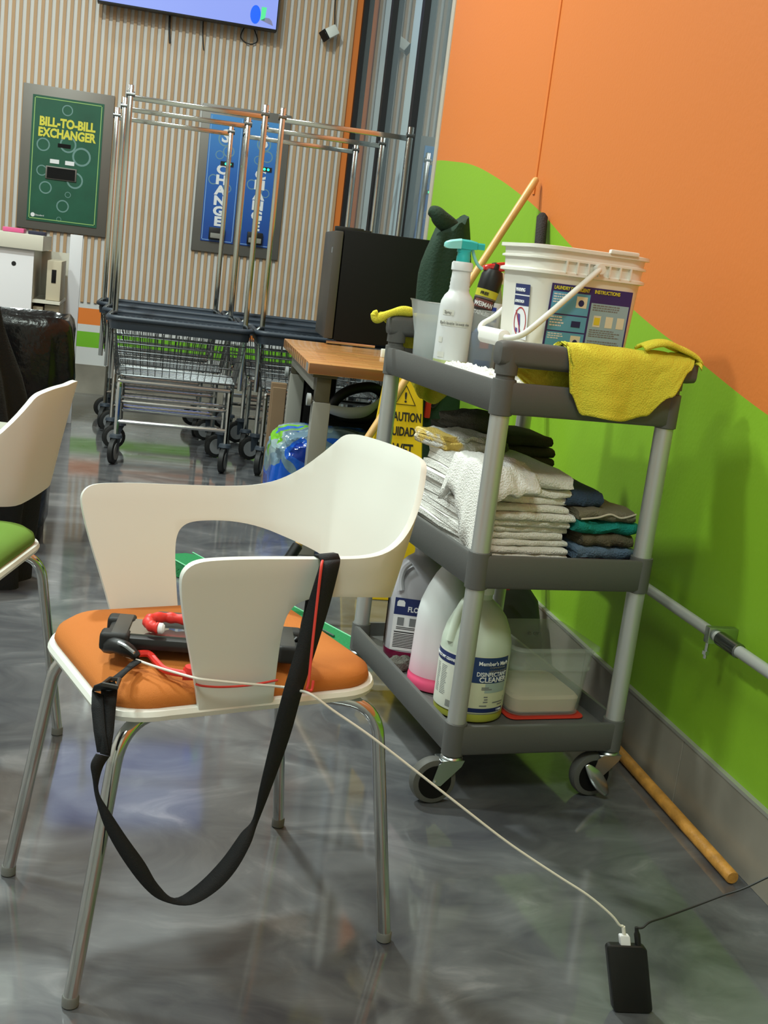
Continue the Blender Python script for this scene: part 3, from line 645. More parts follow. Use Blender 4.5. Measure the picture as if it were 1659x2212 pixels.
# conduit along the right wall
t = thing('conduit_pipe', 'pale grey conduit pipe running low along the lime green wall', 'pipe')
bm = B(); tube(bm, [(1.25, -2.5, .448), (1.25, 3.3, .448)], .0125, 14); obj('pipe', bm, mat('pipe_paint', (176, 178, 174), .4, .2), t)
yc = PX(1575, 1372, 1.25).y
bm = B(); tube(bm, [(1.25, yc - .05, .448), (1.25, yc - .048, .448), (1.25, yc + .03, .448), (1.25, yc + .032, .448)], [.0125, .016, .016, .0125], 14); obj('coupling', bm, dull_chrome, t)
bm = B(); box(bm, 1.23, 1.298, yc + .045, yc + .065, .43, .466, .003); tube(bm, [(1.236, yc + .055, .432), (1.236, yc + .055, .395)], .004, 8); tube(bm, [(1.236, yc + .055, .404), (1.236, yc + .055, .412)], .008, 6); obj('strut_clamp', bm, zinc, t)

# ================================================================== bin and black garment on the left
t = thing('lined_bin', 'black bin lined with a shiny black bag at the left edge', 'bin', (-.42, 4.34, 0))
bm = B(); loft(bm, [ring(rrect(.28, .28, .05, 5), 0), ring(rrect(.32, .32, .05, 5), .60)]); obj('body', bm, black_plastic, t)
bm = B(); rings_ = []
for z, w_, am in ((.06, .30, .006), (.12, .305, .006), (.2, .31, .008), (.34, .33, .012), (.46, .365, .016), (.54, .41, .02), (.62, .43, .022), (.70, .43, .02), (.76, .425, .022), (.795, .41, .02), (.815, .385, .015), (.80, .35, .01), (.70, .32, .005)):
    rg = []
    for k, (x, y) in enumerate(rrect(w_, w_, .07, 10)):
        a = math.atan2(y, x); f = 1 + am * 3 * nz(x * 9, y * 9, z * 7, 1.3) + am * 2 * math.sin(a * 13 + z * 5)
        rg.append(Vector((x * f, y * f, z + .012 * nz(x * 14, y * 14, 3) * (z > .6))))
    rings_.append(rg)
loft(bm, rings_, False, False); obj('bag_liner', bm, bag_black, t, ang=60)
bm = B(); grid(bm, lambda u, v: Vector(((u - .5) * .31, (v - .5) * .31, .70 + .03 * nz(u * 6, v * 6, 1))), 10, 10); obj('bag_bottom', bm, bag_black, t)
bm = B(); rings_ = []
for i in range(18):
    z = .93 * i / 17; f = 1 - .62 * max(0, (z - .35) / .58) ** 1.1
    rings_.append([Vector((.27 * f * math.cos(2 * PI * k / 72) * (1 + .07 * math.sin(k * .7 + 3 * z + 2 * nz(z * 3, 1, 2)) + .14 * nz(math.cos(k * PI / 36) * 1.5, math.sin(k * PI / 36) * 1.5, z * 4)), .18 * f * math.sin(2 * PI * k / 72) * (1 + .09 * math.sin(k * .7 + 3 * z) + .14 * nz(math.cos(k * PI / 36) * 2, math.sin(k * PI / 36) * 2, z * 4 + 5)), z - .05 * (1 - f) * max(0, math.sin(k * PI / 36 * 2)))) for k in range(72)])
loft(bm, rings_)
tag(obj('black_garment', bm, mat('black_fleece', (12, 12, 12), .9, bump=.3, bscale=200), loc=(-.53, 3.75, 0)), 'heap of black fabric sloping at the left edge in front of the lined bin', 'garment')
# ================================================================== chairs
def plan(s):            # plan path of the shell at arm height: local x forward, y left; s from -S to S, 0 at the back
    hv, ub, r = .245, -.262, .16
    sg_ = 1 if s >= 0 else -1; a = abs(s); fl = hv - r; q = r * PI / 2
    if a < fl: p = (ub, a); n = (-1, 0)
    elif a < fl + q:
        th = (a - fl) / r; p = (ub + r - r * math.cos(th), fl + r * math.sin(th)); n = (-math.cos(th), math.sin(th))
    else: p = (ub + r + (a - fl - q), hv); n = (0, 1)
    return Vector((p[0], p[1] * sg_, 0)), Vector((n[0], n[1] * sg_, 0))
def shell_pt(s, z):
    p, n = plan(s)
    back = max(0, 1 - abs(s) / .30)
    off = (z - .70) * .18 if z < .70 else (z - .70) * (.10 + .16 * back)
    q = p + n * off
    if abs(s) > .40: q.x += 0
    return Vector((q.x, q.y, z))
half = [(0, .826), (.06, .826), (.10, .824), (.128, .818), (.143, .800), (.165, .775), (.20, .740), (.24, .714), (.28, .700), (.33, .6955), (.40, .697), (.50, .70), (.56, .70), (.592, .697), (.607, .684), (.609, .665), (.595, .61), (.572, .54), (.550, .468), (.548, .455), (.50, .452), (.428, .455), (.429, .47), (.4335, .52), (.4375, .58), (.434, .612), (.42, .628), (.395, .634), (.34, .634), (.27, .626), (.20, .610), (.12, .600), (.06, .597), (0, .596)]
def make_chair(seat_mat, name, label, group):
    t = thing(name, label, 'chair', group=group)
    poly = half + [(-s, z) for s, z in reversed(half[1:-1])]
    poly = chaikin(poly, 2)
    bm = B(); f = bm.faces.new([bm.verts.new((s, z, 0)) for s, z in poly])
    def cut(co, no): bmesh.ops.bisect_plane(bm, geom=list(bm.verts) + list(bm.edges) + list(bm.faces), plane_co=co, plane_no=no)
    k = -.62
    while k < .62: cut((k, 0, 0), (1, 0, 0)); k += .0165
    for z in (.48, .52, .56, .60, .64, .67, .70, .73, .76, .79): cut((0, z, 0), (0, 1, 0))
    for v in bm.verts: v.co = shell_pt(v.co.x, v.co.y)
    bmesh.ops.remove_doubles(bm, verts=bm.verts, dist=.0002)
    sh = obj('shell', bm, white_plastic, t, solid=.010, soff=0, ang=55)
    bv = sh.modifiers.new('bevel', 'BEVEL'); bv.width = .0035; bv.segments = 3; bv.limit_method = 'ANGLE'; bv.angle_limit = math.radians(50)
    def outline(inset, z, sag=0):
        pts_ = []
        for x, y in rrect(.47 - 2 * inset, .415 - 2 * inset, max(.09 - inset, .02), 8, .008, 0):
            pts_.append(Vector((x, y, z + (-.012 * max(0, (x - .1) / .14) ** 2 if sag else 0))))
        return pts_
    bm = B(); loft(bm, [outline(.06, .436, 1), outline(.02, .440, 1), outline(.003, .448, 1), outline(0, .456, 1), outline(.003, .463, 1), outline(.016, .464, 1)]); obj('seat_pan', bm, rim_plastic, t)
    bm = B(); loft(bm, [outline(.014, .462, 1), outline(.010, .470, 1), outline(.014, .482, 1), outline(.03, .492, 1), outline(.06, .497, 1), outline(.10, .4985, 1), outline(.15, .498, 1), outline(.19, .497, 1)]); obj('seat_cushion', bm, seat_mat, t, ang=80)
    for fx, fy, tx, ty in ((.268, .196, .11, .115), (.268, -.196, .11, -.115), (-.268, .212, -.11, .125), (-.268, -.212, -.11, -.125)):
        dx = Vector((fx - tx, fy - ty, 0)).normalized()
        kn = Vector((fx, fy, 0)) - dx * .062
        P_ = fillet([(tx * .2, ty * .9, .432), (tx, ty, .432), (kn.x, kn.y, .425), (fx, fy, .012)], .055, 8)
        bm = B(); tube(bm, P_, .0112, 14); lg = obj('leg', bm, chrome, t)
        bm = B(); e = P_[-1]; lathe(bm, [(.010, 0), (.0128, .002), (.0128, .016), (.0115, .018)], 14, fx, fy); obj('foot_cap', bm, mat('foot_cap', (104, 104, 100), .5), lg)
    return t
CC = Vector((.171, 1.833, 0)); CA = Vector((-.968, -.25, 0)).normalized(); CA.rotate(Matrix.Rotation(math.radians(4.4), 3, 'Z')); CB = Vector((-CA.y, CA.x, 0)); CANG = math.atan2(CA.y, CA.x)
chair = make_chair(orange_fabric, 'armchair', 'white plastic armchair with orange seat and chrome legs, holding the tablet', 'white plastic armchairs')
chair.location = CC; chair.rotation_euler = (0, 0, CANG)
chair2 = copy_tree(chair, label='white plastic armchair with green seat, cut by the left edge')
for ch in chair2.children:
    if ch.name.startswith('seat_cushion'):
        ch.data = ch.data.copy(); ch.data.materials[0] = green_fabric
a2 = math.radians(167.5); chair2.location = (-.411, 2.391, 0); chair2.rotation_euler = (0, 0, a2)
def CP(px, py, v=None, u=None, z=None):     # world point at a pixel, in a plane of the front chair's own frame
    if v is not None: return hit(px, py, CB, CC.dot(CB) + v)
    if u is not None: return hit(px, py, CA, CC.dot(CA) + u)
    return PZ(px, py, z)
def CW(u, v, z): return CC + CA * u + CB * v + Vector((0, 0, z))

# ------------------------------------------------------------------ tablet on the seat
zc = .512
ta_, tb_ = PZ(224, 1368, .538), PZ(600, 1397, .538)
tx = (tb_ - ta_).normalized(); ty = Vector((-tx.y, tx.x, 0)); TW, TD, TH = .300, .135, .026; TLT = math.radians(-5.5)
t = thing('rugged_tablet', 'black rugged tablet in a bumper case lying on the orange seat', 'tablet', (ta_.x, ta_.y, zc), math.atan2(tx.y, tx.x)); t.rotation_euler = (TLT, 0, math.atan2(tx.y, tx.x))
bm = B(); box(bm, 0, TW, 0, TD, .003, TH - .004, .008); obj('case', bm, black_plastic, t)
for cx_ in (0, TW):
    for cy_ in (0, TD):
        bm = B(); sx_ = 1 if cx_ == 0 else -1; sy_ = 1 if cy_ == 0 else -1
        xs_ = sorted((cx_ - .006 * sx_, cx_ + .038 * sx_)); ys_ = sorted((cy_ - .006 * sy_, cy_ + .034 * sy_)); box(bm, xs_[0], xs_[1], ys_[0], ys_[1], 0, TH + .0015, .007, 3); obj('corner_bumper', bm, black_rubber, t)
bm = B(); box(bm, .01, .034, .0, TD, TH - .006, TH + .002, .002); bz_ = mat('bezel_grey', (52, 52, 50), .4); obj('bezel', bm, bz_, t)
bm = B(); box(bm, TW - .034, TW - .01, 0, TD, TH - .006, TH + .002, .002); obj('bezel', bm, bz_, t)
bm = B(); box(bm, .034, TW - .034, .016, TD - .016, TH - .006, TH - .0015); obj('screen', bm, mat('tablet_glass', (90, 92, 88), .05, coat=1), t, False)
bm = B(); box(bm, .07, .22, TD - .02, TD + .006, TH - .004, TH + .010, .004); obj('hand_grip', bm, mat('grip_grey', (62, 60, 56), .6), t)
def TP(x, y, z): return ta_.xy.to_3d() + tx * x + ty * (y * math.cos(TLT)) + Vector((0, 0, zc + z + y * math.sin(TLT)))
t2 = thing('stylus', 'red coiled stylus with a white tip lying on the black tablet', 'stylus')
zs = .546
bm = B(); P_ = catmull([PZ(343, 1357, zs), PZ(328, 1353, zs), PZ(320, 1343, zs), PZ(330, 1336, zs), PZ(360, 1334, zs - .003), PZ(395, 1338, zs - .003), PZ(440, 1345, zs - .003)], 7)
tube(bm, P_, [.0085 + .001 * math.sin(i * 1.1) for i in range(len(P_))], 10); obj('coil', bm, red_plastic, t2)
bm = B(); e0, e1 = PZ(340, 1356.5, zs), PZ(354, 1358, zs); dd = (e1 - e0).normalized()
tube(bm, [e0, e0 + dd * .002, e1 - dd * .002, e1 + dd * .001], [.006, .0085, .0085, .005], 12); obj('tip', bm, white_print, t2, label='white tip')
bm = B(); tube(bm, catmull([PZ(300, 1412, .512), PZ(322, 1413, .510), PZ(338, 1430, .506), PZ(355, 1446, .505), PZ(380, 1453, .505), PZ(408, 1457, .506)], 6), .0055, 8); tube(bm, [PZ(395, 1455, .508), PZ(410, 1456, .508), PZ(413, 1440, .520)], [.010, .012, .009], 10)
tag(obj('rubber_strap', bm, red_plastic), 'short red rubber strap lying on the orange cushion in front of the tablet', 'strap')
# ------------------------------------------------------------------ shoulder strap
st = thing('shoulder_strap', 'black webbing shoulder strap looped from the chair arm to the floor side', 'strap')
R_ = [(693, 1213, 735, 1209, .262, .262), (688, 1230, 732, 1226, .272, .272), (664, 1310, 712, 1305, .268, .268), (640, 1400, 683, 1400, .272, .27), (613, 1492, 653, 1492, .28, .275), (588, 1590, 625, 1592, .27, .265), (562, 1700, 585, 1703, .26, .255), (546, 1770, 556, 1778, .25, .25), (520, 1800, 540, 1826, .25, .262), (478, 1858, 508, 1882, .25, .268), (425, 1912, 466, 1926, .25, .27), (376, 1941, 412, 1954, .25, .268), (340, 1910, 352, 1946, .25, .262), (312, 1862, 312, 1918, .25, .255), (272, 1806, 266, 1858, .25, .25), (236, 1752, 228, 1790, .25, .245), (215, 1718, 208, 1728, .25, .245), (213, 1690, 199, 1676, .25, .25), (222, 1656, 197, 1650, .245, .25), (236, 1634, 208, 1628, .24, .245)]
P0 = [CP(a, b_, v=c) for a, b_, _, _, c, _ in R_]; P1 = [CP(a, b_, v=c) for _, _, a, b_, _, c in R_]
P0, P1 = catmull(P0, 5), catmull(P1, 5)
def ribbon(name, P0, P1, m, parent, th=.0022):
    bm = B(); loft(bm, [[a, b_] for a, b_ in zip(P0, P1)], False, False, False)
    return obj(name, bm, m, parent, solid=th, soff=0, ang=80)
web = ribbon('webbing', P0, P1, black_web, st)
# over the arm and down inside
ov = [(693, 1213, .262), ]
a0, a1 = CP(693, 1213, v=.262), CP(735, 1209, v=.262)
def dn(p, dv, dz): return p - CB * dv + Vector((0, 0, dz))
ribbon('arm_loop', [a0, dn(a0, .008, .006), dn(a0, .022, .004), dn(a0, .032, -.05), dn(a0, .035, -.12)], [a1, dn(a1, .008, .006), dn(a1, .022, .004), dn(a1, .032, -.05), dn(a1, .035, -.12)], black_web, st)
# doubled loop hanging at the seat corner, buckle and short strap to the tablet
L_ = [(199, 1492, 222, 1500, .150, .165), (198, 1530, 224, 1530, .165, .178), (203, 1580, 228, 1580, .175, .19), (210, 1625, 236, 1628, .20, .21)]
ribbon('front_tail', [CP(a, b_, v=c) for a, b_, _, _, c, _ in L_], [CP(a, b_, v=c) for _, _, a, b_, _, c in L_], black_web, st)
L_ = [(218, 1490, 254, 1490, .16, .17), (219, 1530, 250, 1530, .172, .182), (222, 1580, 246, 1580, .185, .192), (216, 1628, 238, 1634, .205, .21)]
ribbon('rear_tail', [CP(a, b_, v=c) for a, b_, _, _, c, _ in L_], [CP(a, b_, v=c) for _, _, a, b_, _, c in L_], black_web, st)
b0 = PZ(212, 1482, .495); b1 = PZ(246, 1482, .495); b2 = PZ(232, 1466, .503); b3 = PZ(252, 1470, .503)
ribbon('fold_over', [CP(199, 1492, v=.150), PZ(203, 1482, .497), PZ(222, 1473, .503)], [CP(254, 1490, v=.17), PZ(252, 1481, .499), PZ(248, 1472, .503)], black_web, st)
bk0 = [PZ(222, 1478, .505), PZ(238, 1466, .507), PZ(258, 1468, .507), PZ(253, 1484, .505)]
bm = B(); tube(bm, bk0, .0035, 8, True); obj('buckle', bm, mat('buckle', (52, 50, 46), .4), st)
ribbon('short_tail', [PZ(243, 1464, .505), PZ(268, 1445, .507), PZ(282, 1432, .509), PZ(299, 1420, .512)], [PZ(257, 1470, .505), PZ(276, 1451, .507), PZ(290, 1440, .509), PZ(305, 1430, .512)], black_web, st)
bm = B(); tube(bm, catmull([PZ(228, 1398, .512), PZ(243, 1394, .522), PZ(262, 1398, .524), PZ(282, 1408, .52), PZ(297, 1420, .514)], 5), [.007, .010, .011, .012, .012, .012, .012, .012, .012, .012, .012, .012, .012, .011, .011, .010, .009, .008, .008, .007, .006], 10); obj('side_clip', bm, black_plastic, st)
bm = B(); tube(bm, catmull([PZ(256, 1388, .535), PZ(272, 1396, .534), PZ(290, 1410, .528)], 5), .0028, 6); obj('clip_trim', bm, zinc, st)
# clip at the back corner of the tablet
bm = B(); tube(bm, catmull([PZ(640, 1385, .53), PZ(650, 1372, .55), PZ(655, 1345, .575), PZ(661, 1320, .60)], 5), .0035, 8); tube(bm, catmull([PZ(610, 1392, .515), PZ(630, 1396, .518), PZ(645, 1384, .525)], 5), .008, 8); obj('rear_clip', bm, black_plastic, st)
# red cord
bm = B(); tube(bm, catmull([CP(697, 1211, v=.258), CP(694, 1225, v=.276), CP(685, 1300, v=.277), CP(675, 1390, v=.282), CP(667, 1470, v=.288), CP(663, 1488, v=.288), CP(673, 1491, v=.286), CP(677, 1470, v=.282)], 6), .0021, 8)
tube(bm, catmull([CP(423, 1478, v=.215), CP(440, 1482, v=.222), CP(480, 1484, v=.226), CP(540, 1480, v=.228), CP(600, 1469, v=.228)], 6), .0018, 8)
tag(obj('thin_cord', bm, red_cord), 'thin red cord running beside the black strap down the chair arm', 'cord')

# ------------------------------------------------------------------ power bank with its two cables
q0, q1 = PZ(1325, 2189, .0), PZ(1411, 2192, .0)
bx = (q1 - q0); Wb = bx.length; bx.normalize(); byaw = Vector((-bx.y, bx.x, 0))
qt0, qt1 = PY(1311, 2043, q0.y + .012), PY(1397, 2047, q1.y + .012)
upv = ((qt0 + qt1) / 2 - (q0 + q1) / 2); Hb = upv.length; upv.normalize(); nb = bx.cross(upv).normalized()
t = thing('power_bank', 'slim black power bank propped on end on the floor, two cables plugged in', 'power bank')
bm = B(); o_ = (q0 + q1) / 2 + upv * (Hb / 2)
def bkp(x, y, d): return o_ + bx * x + upv * y - nb * d
oc = rrect(Wb, Hb, .009, 6); oi = rrect(Wb - .004, Hb - .004, .008, 6)
loft(bm, [[bkp(x, y, 0) for x, y in oi], [bkp(x, y, .002) for x, y in oc], [bkp(x, y, .012) for x, y in oc], [bkp(x, y, .014) for x, y in oi]])
zmin = min(v.co.z for v in bm.verts); bmesh.ops.translate(bm, verts=bm.verts, vec=(0, 0, -zmin)); o_ = o_ + Vector((0, 0, -zmin))
obj('body', bm, mat('soft_black', (20, 21, 20), .5), t)
wp = bkp(-.001, Hb / 2, .007); kp = bkp(.021, Hb / 2, .007)
wt = thing('white_cable', 'white charging cable running from the chair down to the power bank', 'cable')
bm = B(); hx = .0085
loft(bm, [[wp + bx * x * s_ + nb * y * s_ + upv * h for x, y in ((-hx, -.005), (hx, -.005), (hx, .005), (-hx, .005))] for h, s_ in ((-.002, 1), (.014, 1), (.0165, .8))]); obj('plug', bm, white_print, wt, bevel=.001)
E0 = wp + upv * .018; E1 = CP(672, 1500, v=.30)
cab = [PZ(243, 1404, .505), PZ(275, 1418, .510), PZ(330, 1438, .512), PZ(390, 1456, .512), CP(424, 1465, v=.222), CP(450, 1469, v=.232), CP(520, 1476, v=.236), CP(610, 1484, v=.238), CP(642, 1491, v=.268), E1]
sag = []
tgt = [(720, 1535), (800, 1590), (900, 1667), (1000, 1745), (1100, 1822), (1200, 1889), (1270, 1934), (1320, 1976), (1338, 1998)]
for k, (a, b_) in enumerate(tgt):
    f = (a - 672) / (1347 - 672.); yy = E1.y + (E0.y - E1.y) * f
    sag.append(PY(a, b_, yy))
bm = B(); tube(bm, catmull(cab + sag + [E0 + upv * .012, E0], 5), .0020, 8); tube(bm, [E0 + upv * .012, E0 - upv * .004], .0032, 8); obj('lead', bm, white_cord, wt)
wt2 = thing('black_cable', 'black cable leaving the power bank towards the right edge', 'cable')
bm = B(); tube(bm, [kp - upv * .002, kp + upv * .018, kp + upv * .022, kp + upv * .03], [.0052, .0052, .0035, .003], 10); obj('plug', bm, black_plastic, wt2)
K0 = kp + upv * .029
bl = [K0]
for (a, b_), yy in zip([(1388, 2004), (1404, 1992), (1440, 1980), (1500, 1958), (1560, 1935), (1600, 1922), (1640, 1904), (1700, 1872), (1800, 1800)], [1.525, 1.53, 1.54, 1.55, 1.55, 1.545, 1.54, 1.53, 1.5]): bl.append(PY(a, b_, yy))
bm = B(); tube(bm, catmull(bl, 6), .0017, 8); obj('lead', bm, black_cord, wt2)
# ================================================================== utility cart
CO = Vector((.742, 2.246, 0)); CR = .129; CEX = Vector((math.cos(CR), math.sin(CR), 0)); CEY = Vector((-math.sin(CR), math.cos(CR), 0))
CWD, CLN = .394, .668
def K_(i, j, z): return CO + CEX * i + CEY * j + Vector((0, 0, z))
def KJ(px, py, j): p = hit(px, py, CEY, CEY.dot(CO) + j); return Vector(((p - CO).dot(CEX), j, p.z))
cart = thing('utility_cart', 'three-tier grey plastic utility cart with aluminium posts on casters', 'cart', CO, CR)
TR = [(.114, .181), (.492, .564), (.862, .928)]; FL_ = [.150, .530, .897]
for z0, z1 in TR:
    bm = B(); cx_, cy_ = CWD / 2, CLN / 2; w_, d_ = CWD + .046, CLN + .046
    loft(bm, [ring(rrect(w_ - .012, d_ - .012, .028, 6, cx_, cy_), z0), ring(rrect(w_ - .002, d_ - .002, .03, 6, cx_, cy_), z0 + .006), ring(rrect(w_, d_, .03, 6, cx_, cy_), z1 - .004), ring(rrect(w_ - .004, d_ - .004, .028, 6, cx_, cy_), z1), ring(rrect(w_ - .022, d_ - .022, .02, 6, cx_, cy_), z1), ring(rrect(w_ - .03, d_ - .03, .018, 6, cx_, cy_), z0 + .034), ring(rrect(.05, .05, .02, 6, cx_, cy_), z0 + .034)])
    for i in (0, CWD):
        for j in (0, CLN): lathe(bm, [(.021, z0 - .004), (.0245, z0 - .002), (.0250, z1 + .002), (.0245, z1 + .004), (.021, z1 + .005)], 22, i, j)
    obj('tray', bm, cart_grey, cart)
for i in (0, CWD):
    for j in (0, CLN):
        bm = B(); lathe(bm, [(.0205, .13), (.0205, .91)], 24, i, j); obj('post', bm, alu, cart)
for jj, sgn in ((0, -1), (CLN, 1)):
    bm = B()
    for i in (0, CWD): lathe(bm, [(.0235, .942), (.0235, .985)], 22, i, jj); lathe(bm, [(.020, .925), (.020, .944)], 20, i, jj)
    prof = lambda x, k: [Vector((x, jj + y * k, .984 + z * k)) for y, z in rrect(.046, .052, .014, 5)]
    loft(bm, [prof(-.027, .6), prof(-.024, .85), prof(-.014, .98), prof(.0, 1), prof(CWD, 1), prof(CWD + .03, .98), prof(CWD + .046, .9), prof(CWD + .05, .6)])
    obj('handle', bm, cart_grey, cart)
for i in (0, CWD):
    for j in (0, CLN):
        bm = B(); lathe(bm, [(.010, .118), (.014, .112), (.023, .108), (.025, .104), (.020, .100)], 20, i, j)
        ax_ = Vector((i - .038, j, .052))
        for s in (-1, 1):
            y = j + s * .019
            a = [Vector((i - .024, y, .102)), Vector((i + .024, y, .102)), Vector((i + .018, y, .088)), Vector((ax_.x + .012, y, ax_.z - .008)), Vector((ax_.x - .010, y, ax_.z - .004)), Vector((i - .036, y, .094))]
            loft(bm, [[p + Vector((0, -.0012, 0)) for p in a], [p + Vector((0, .0012, 0)) for p in a]])
        box(bm, i - .032, i + .022, j - .019, j + .019, .099, .103, .001, 1)
        tube(bm, [ax_ + Vector((0, -.024, 0)), ax_ + Vector((0, .024, 0))], .005, 10)
        cs = obj('caster', bm, zinc, cart)
        bm = B(); tube(bm, [ax_ + Vector((0, y_, 0)) for y_ in (-.0155, -.013, -.006, .006, .013, .0155)], [.040, .0495, .052, .052, .0495, .040], 36); obj('tire', bm, tire_grey, cs)
        bm = B(); tube(bm, [ax_ + Vector((0, y_, 0)) for y_ in (-.0165, .0165)], .038, 28); obj('wheel', bm, black_matte, cs)
        if i > 0 and j == 0:
            bm = B(); L_ = catmull([ax_ + Vector((-.028, -.022, .03)), ax_ + Vector((-.012, -.03, .008)), ax_ + Vector((.008, -.034, -.018)), ax_ + Vector((.028, -.036, -.040))], 6)
            loft(bm, [[p + Vector((0, -.004 * k, 0)) + Vector((.016 * k, 0, .012 * k)), p + Vector((0, 0, 0)), p - Vector((.016 * k, 0, .012 * k)) * .6] for p, k in zip(L_, [math.sin(PI * (.08 + .84 * q / (len(L_) - 1))) for q in range(len(L_))])], False, False, False)
            obj('brake_lever', bm, zinc, cs, solid=.0015)

# ------------------------------------------------------------------ white detergent pail
pail = thing('detergent_pail', 'large white square detergent pail with blue label and white bail handle', 'pail', K_(.2275, .21, .897), CR)
Wp, Dp = .275, .225
bm = B(); hgt = .312
rg = lambda k, z: ring(rrect(Wp * k, Dp * k, .055 * k, 8), z)
loft(bm, [rg(.82, .0), rg(.86, .004), rg(.965, .252), rg(.97, .254), rg(1.035, .256), rg(1.035, .262), rg(.972, .265), rg(.985, .285), rg(1.03, .286), rg(1.03, .290), rg(.99, .292), rg(1.0, .306), rg(1.06, .307), rg(1.06, .314), rg(.98, .315), rg(.955, .30), rg(.80, .01)], True, True)
obj('body', bm, pail_white, pail)
bm = B()
for k in range(7):
    for s in (-1, 1):
        x = -Wp / 2 + .06 + k * .026; box(bm, x, x + .003, s * Dp / 2 * 1.0 - .006, s * Dp / 2 * 1.0 + .006, .262, .288)
box(bm, .02, .09, -Dp / 2 - .012, -Dp / 2, .313, .322, .003)
obj('rim_ribs', bm, pail_white, pail)
bp_ = [(.0, -Dp / 2 - .008, .278), (-.01, -Dp / 2 - .014, .270), (-.06, -Dp / 2 - .018, .222), (-.11, -Dp / 2 - .014, .170), (-.148, -Dp / 2 + .0, .128), (-.164, -Dp / 2 + .03, .113), (-.168, -.04, .111), (-.168, .04, .111), (-.164, Dp / 2 - .03, .113), (-.148, Dp / 2, .128), (-.1, Dp / 2 + .016, .16), (-.01, Dp / 2 + .014, .268), (.0, Dp / 2 + .008, .278)]
bm = B(); P_ = catmull(bp_, 6); tube(bm, P_, .0065, 10)
for s in (-1, 1): tube(bm, [(0, s * (Dp / 2 - .006), .278), (0, s * (Dp / 2 + .016), .278)], .011, 12)
ba = obj('bail_handle', bm, mat('bail_white', (236, 234, 226), .45), pail)
bm = B(); loft(bm, [[Vector((-.168 + x * k, y, .108 + z * k)) for x, z in rrect(.028, .036, .012, 4)] for y, k in ((-.058, .6), (-.054, 1), (.054, 1), (.058, .6))]); obj('grip', bm, mat('grip_white', (240, 238, 232), .4), ba)
# slanted label plane: the wall leans with the taper
yt = lambda z: -(Dp / 2) * (.86 + (.965 - .86) * z / .252)
sl = Vector((0, yt(.2) - yt(.1), .1)).normalized()
class Lab:            # a label lying on the front wall; children are printed on it
    def __init__(s, name, x0, x1, z0, z1, m, off=.0006, parent=None):
        s.bm = B(); quad(s.bm, [s.p(x0, z0, off), s.p(x1, z0, off), s.p(x1, z1, off), s.p(x0, z1, off)]); s.o = obj(name, s.bm, m, parent or pail, False)
    @staticmethod
    def p(x, z, off=.0006): return Vector((x, yt(z) - off, z))
lb = Lab('label', -.100, .098, .012, .238, mat('label_violet', (52, 46, 112), .4))
cy_m = mat('label_cyan', (92, 166, 206), .45); pal_m = mat('label_pale', (150, 182, 198), .45)
for x0, x1, z0, z1, mm_ in ((-.095, -.004, .176, .222, cy_m), (-.095, -.004, .140, .173, cy_m), (-.095, -.004, .100, .137, cy_m), (-.095, -.004, .02, .090, pal_m), (.001, .094, .092, .206, pal_m)):
    Lab('label_box', x0, x1, z0, z1, mm_, .001, lb.o)
def fine(x0, x1, z0, z1, n, m, seed, off=.0014, parent=None, name='small_print', fill=.5, ragged=.35):
    bm = B(); rr_ = random.Random(seed); h = (z1 - z0) / n
    for k in range(n):
        xe = x1 - (x1 - x0) * ragged * rr_.random(); zt = z1 - k * h; x = x0
        while x < xe - .001:
            xw = min(x + rr_.uniform(.003, .009), xe); quad(bm, [Lab.p(x, zt - h * fill, off), Lab.p(xw, zt - h * fill, off), Lab.p(xw, zt, off), Lab.p(x, zt, off)]); x = xw + .0014
    return obj(name, bm, m, parent or lb.o, False)
text('LAUNDRY DETERGENT', .0105, yl, lb.o, Lab.p(-.094, .2265, .0014), (1, 0, 0), sl, bold=.0003, xs=.78)
text('INSTRUCTIONS', .0105, yl, lb.o, Lab.p(.004, .2265, .0014), (1, 0, 0), sl, bold=.0003, xs=.85)
fine(-.092, -.055, .196, .218, 4, white_print, 1); fine(-.092, -.05, .146, .170, 4, white_print, 2); fine(-.092, -.055, .120, .134, 3, white_print, 3)
fine(-.092, -.008, .022, .086, 13, grey_print, 4); fine(.006, .09, .188, .203, 3, grey_print, 5); fine(.006, .09, .132, .150, 4, grey_print, 6); fine(.006, .09, .096, .126, 6, grey_print, 7)
fine(.004, .092, .066, .088, 4, mat('lilac_print', (190, 186, 220), .5), 8); fine(.004, .092, .014, .046, 6, mat('lilac_print2', (190, 186, 220), .5), 9)
text('CAUTION', .010, white_print, lb.o, Lab.p(.004, .0515, .0014), (1, 0, 0), sl, bold=.0003)
bm = B()
for x0, x1, z0, z1 in ((-.036, -.010, .192, .216), (-.036, -.012, .112, .132)): quad(bm, [Lab.p(x0, z0, .0014), Lab.p(x1, z0, .0014), Lab.p(x1, z1, .0014), Lab.p(x0, z1, .0014)])
for x in (.012, .042, .070): quad(bm, [Lab.p(x, .156, .0014), Lab.p(x + .018, .156, .0014), Lab.p(x + .018, .180, .0014), Lab.p(x, .180, .0014)])
obj('pictogram_box', bm, mat('pictogram_cream', (222, 220, 198), .5), lb.o, False)
bm = B()
for (a, c_, r) in ((-.024, .202, .007), (-.024, .118, .006)): 
    bm.faces.new([bm.verts.new(Lab.p(a + r * math.cos(k), c_ + r * math.sin(k), .0018)) for k in [2 * PI * q / 16 for q in range(16)]])
quad(bm, [Lab.p(-.04, .150, .0018), Lab.p(-.018, .150, .0018), Lab.p(-.018, .163, .0018), Lab.p(-.04, .163, .0018)])
obj('pictogram', bm, navy, lb.o, False)
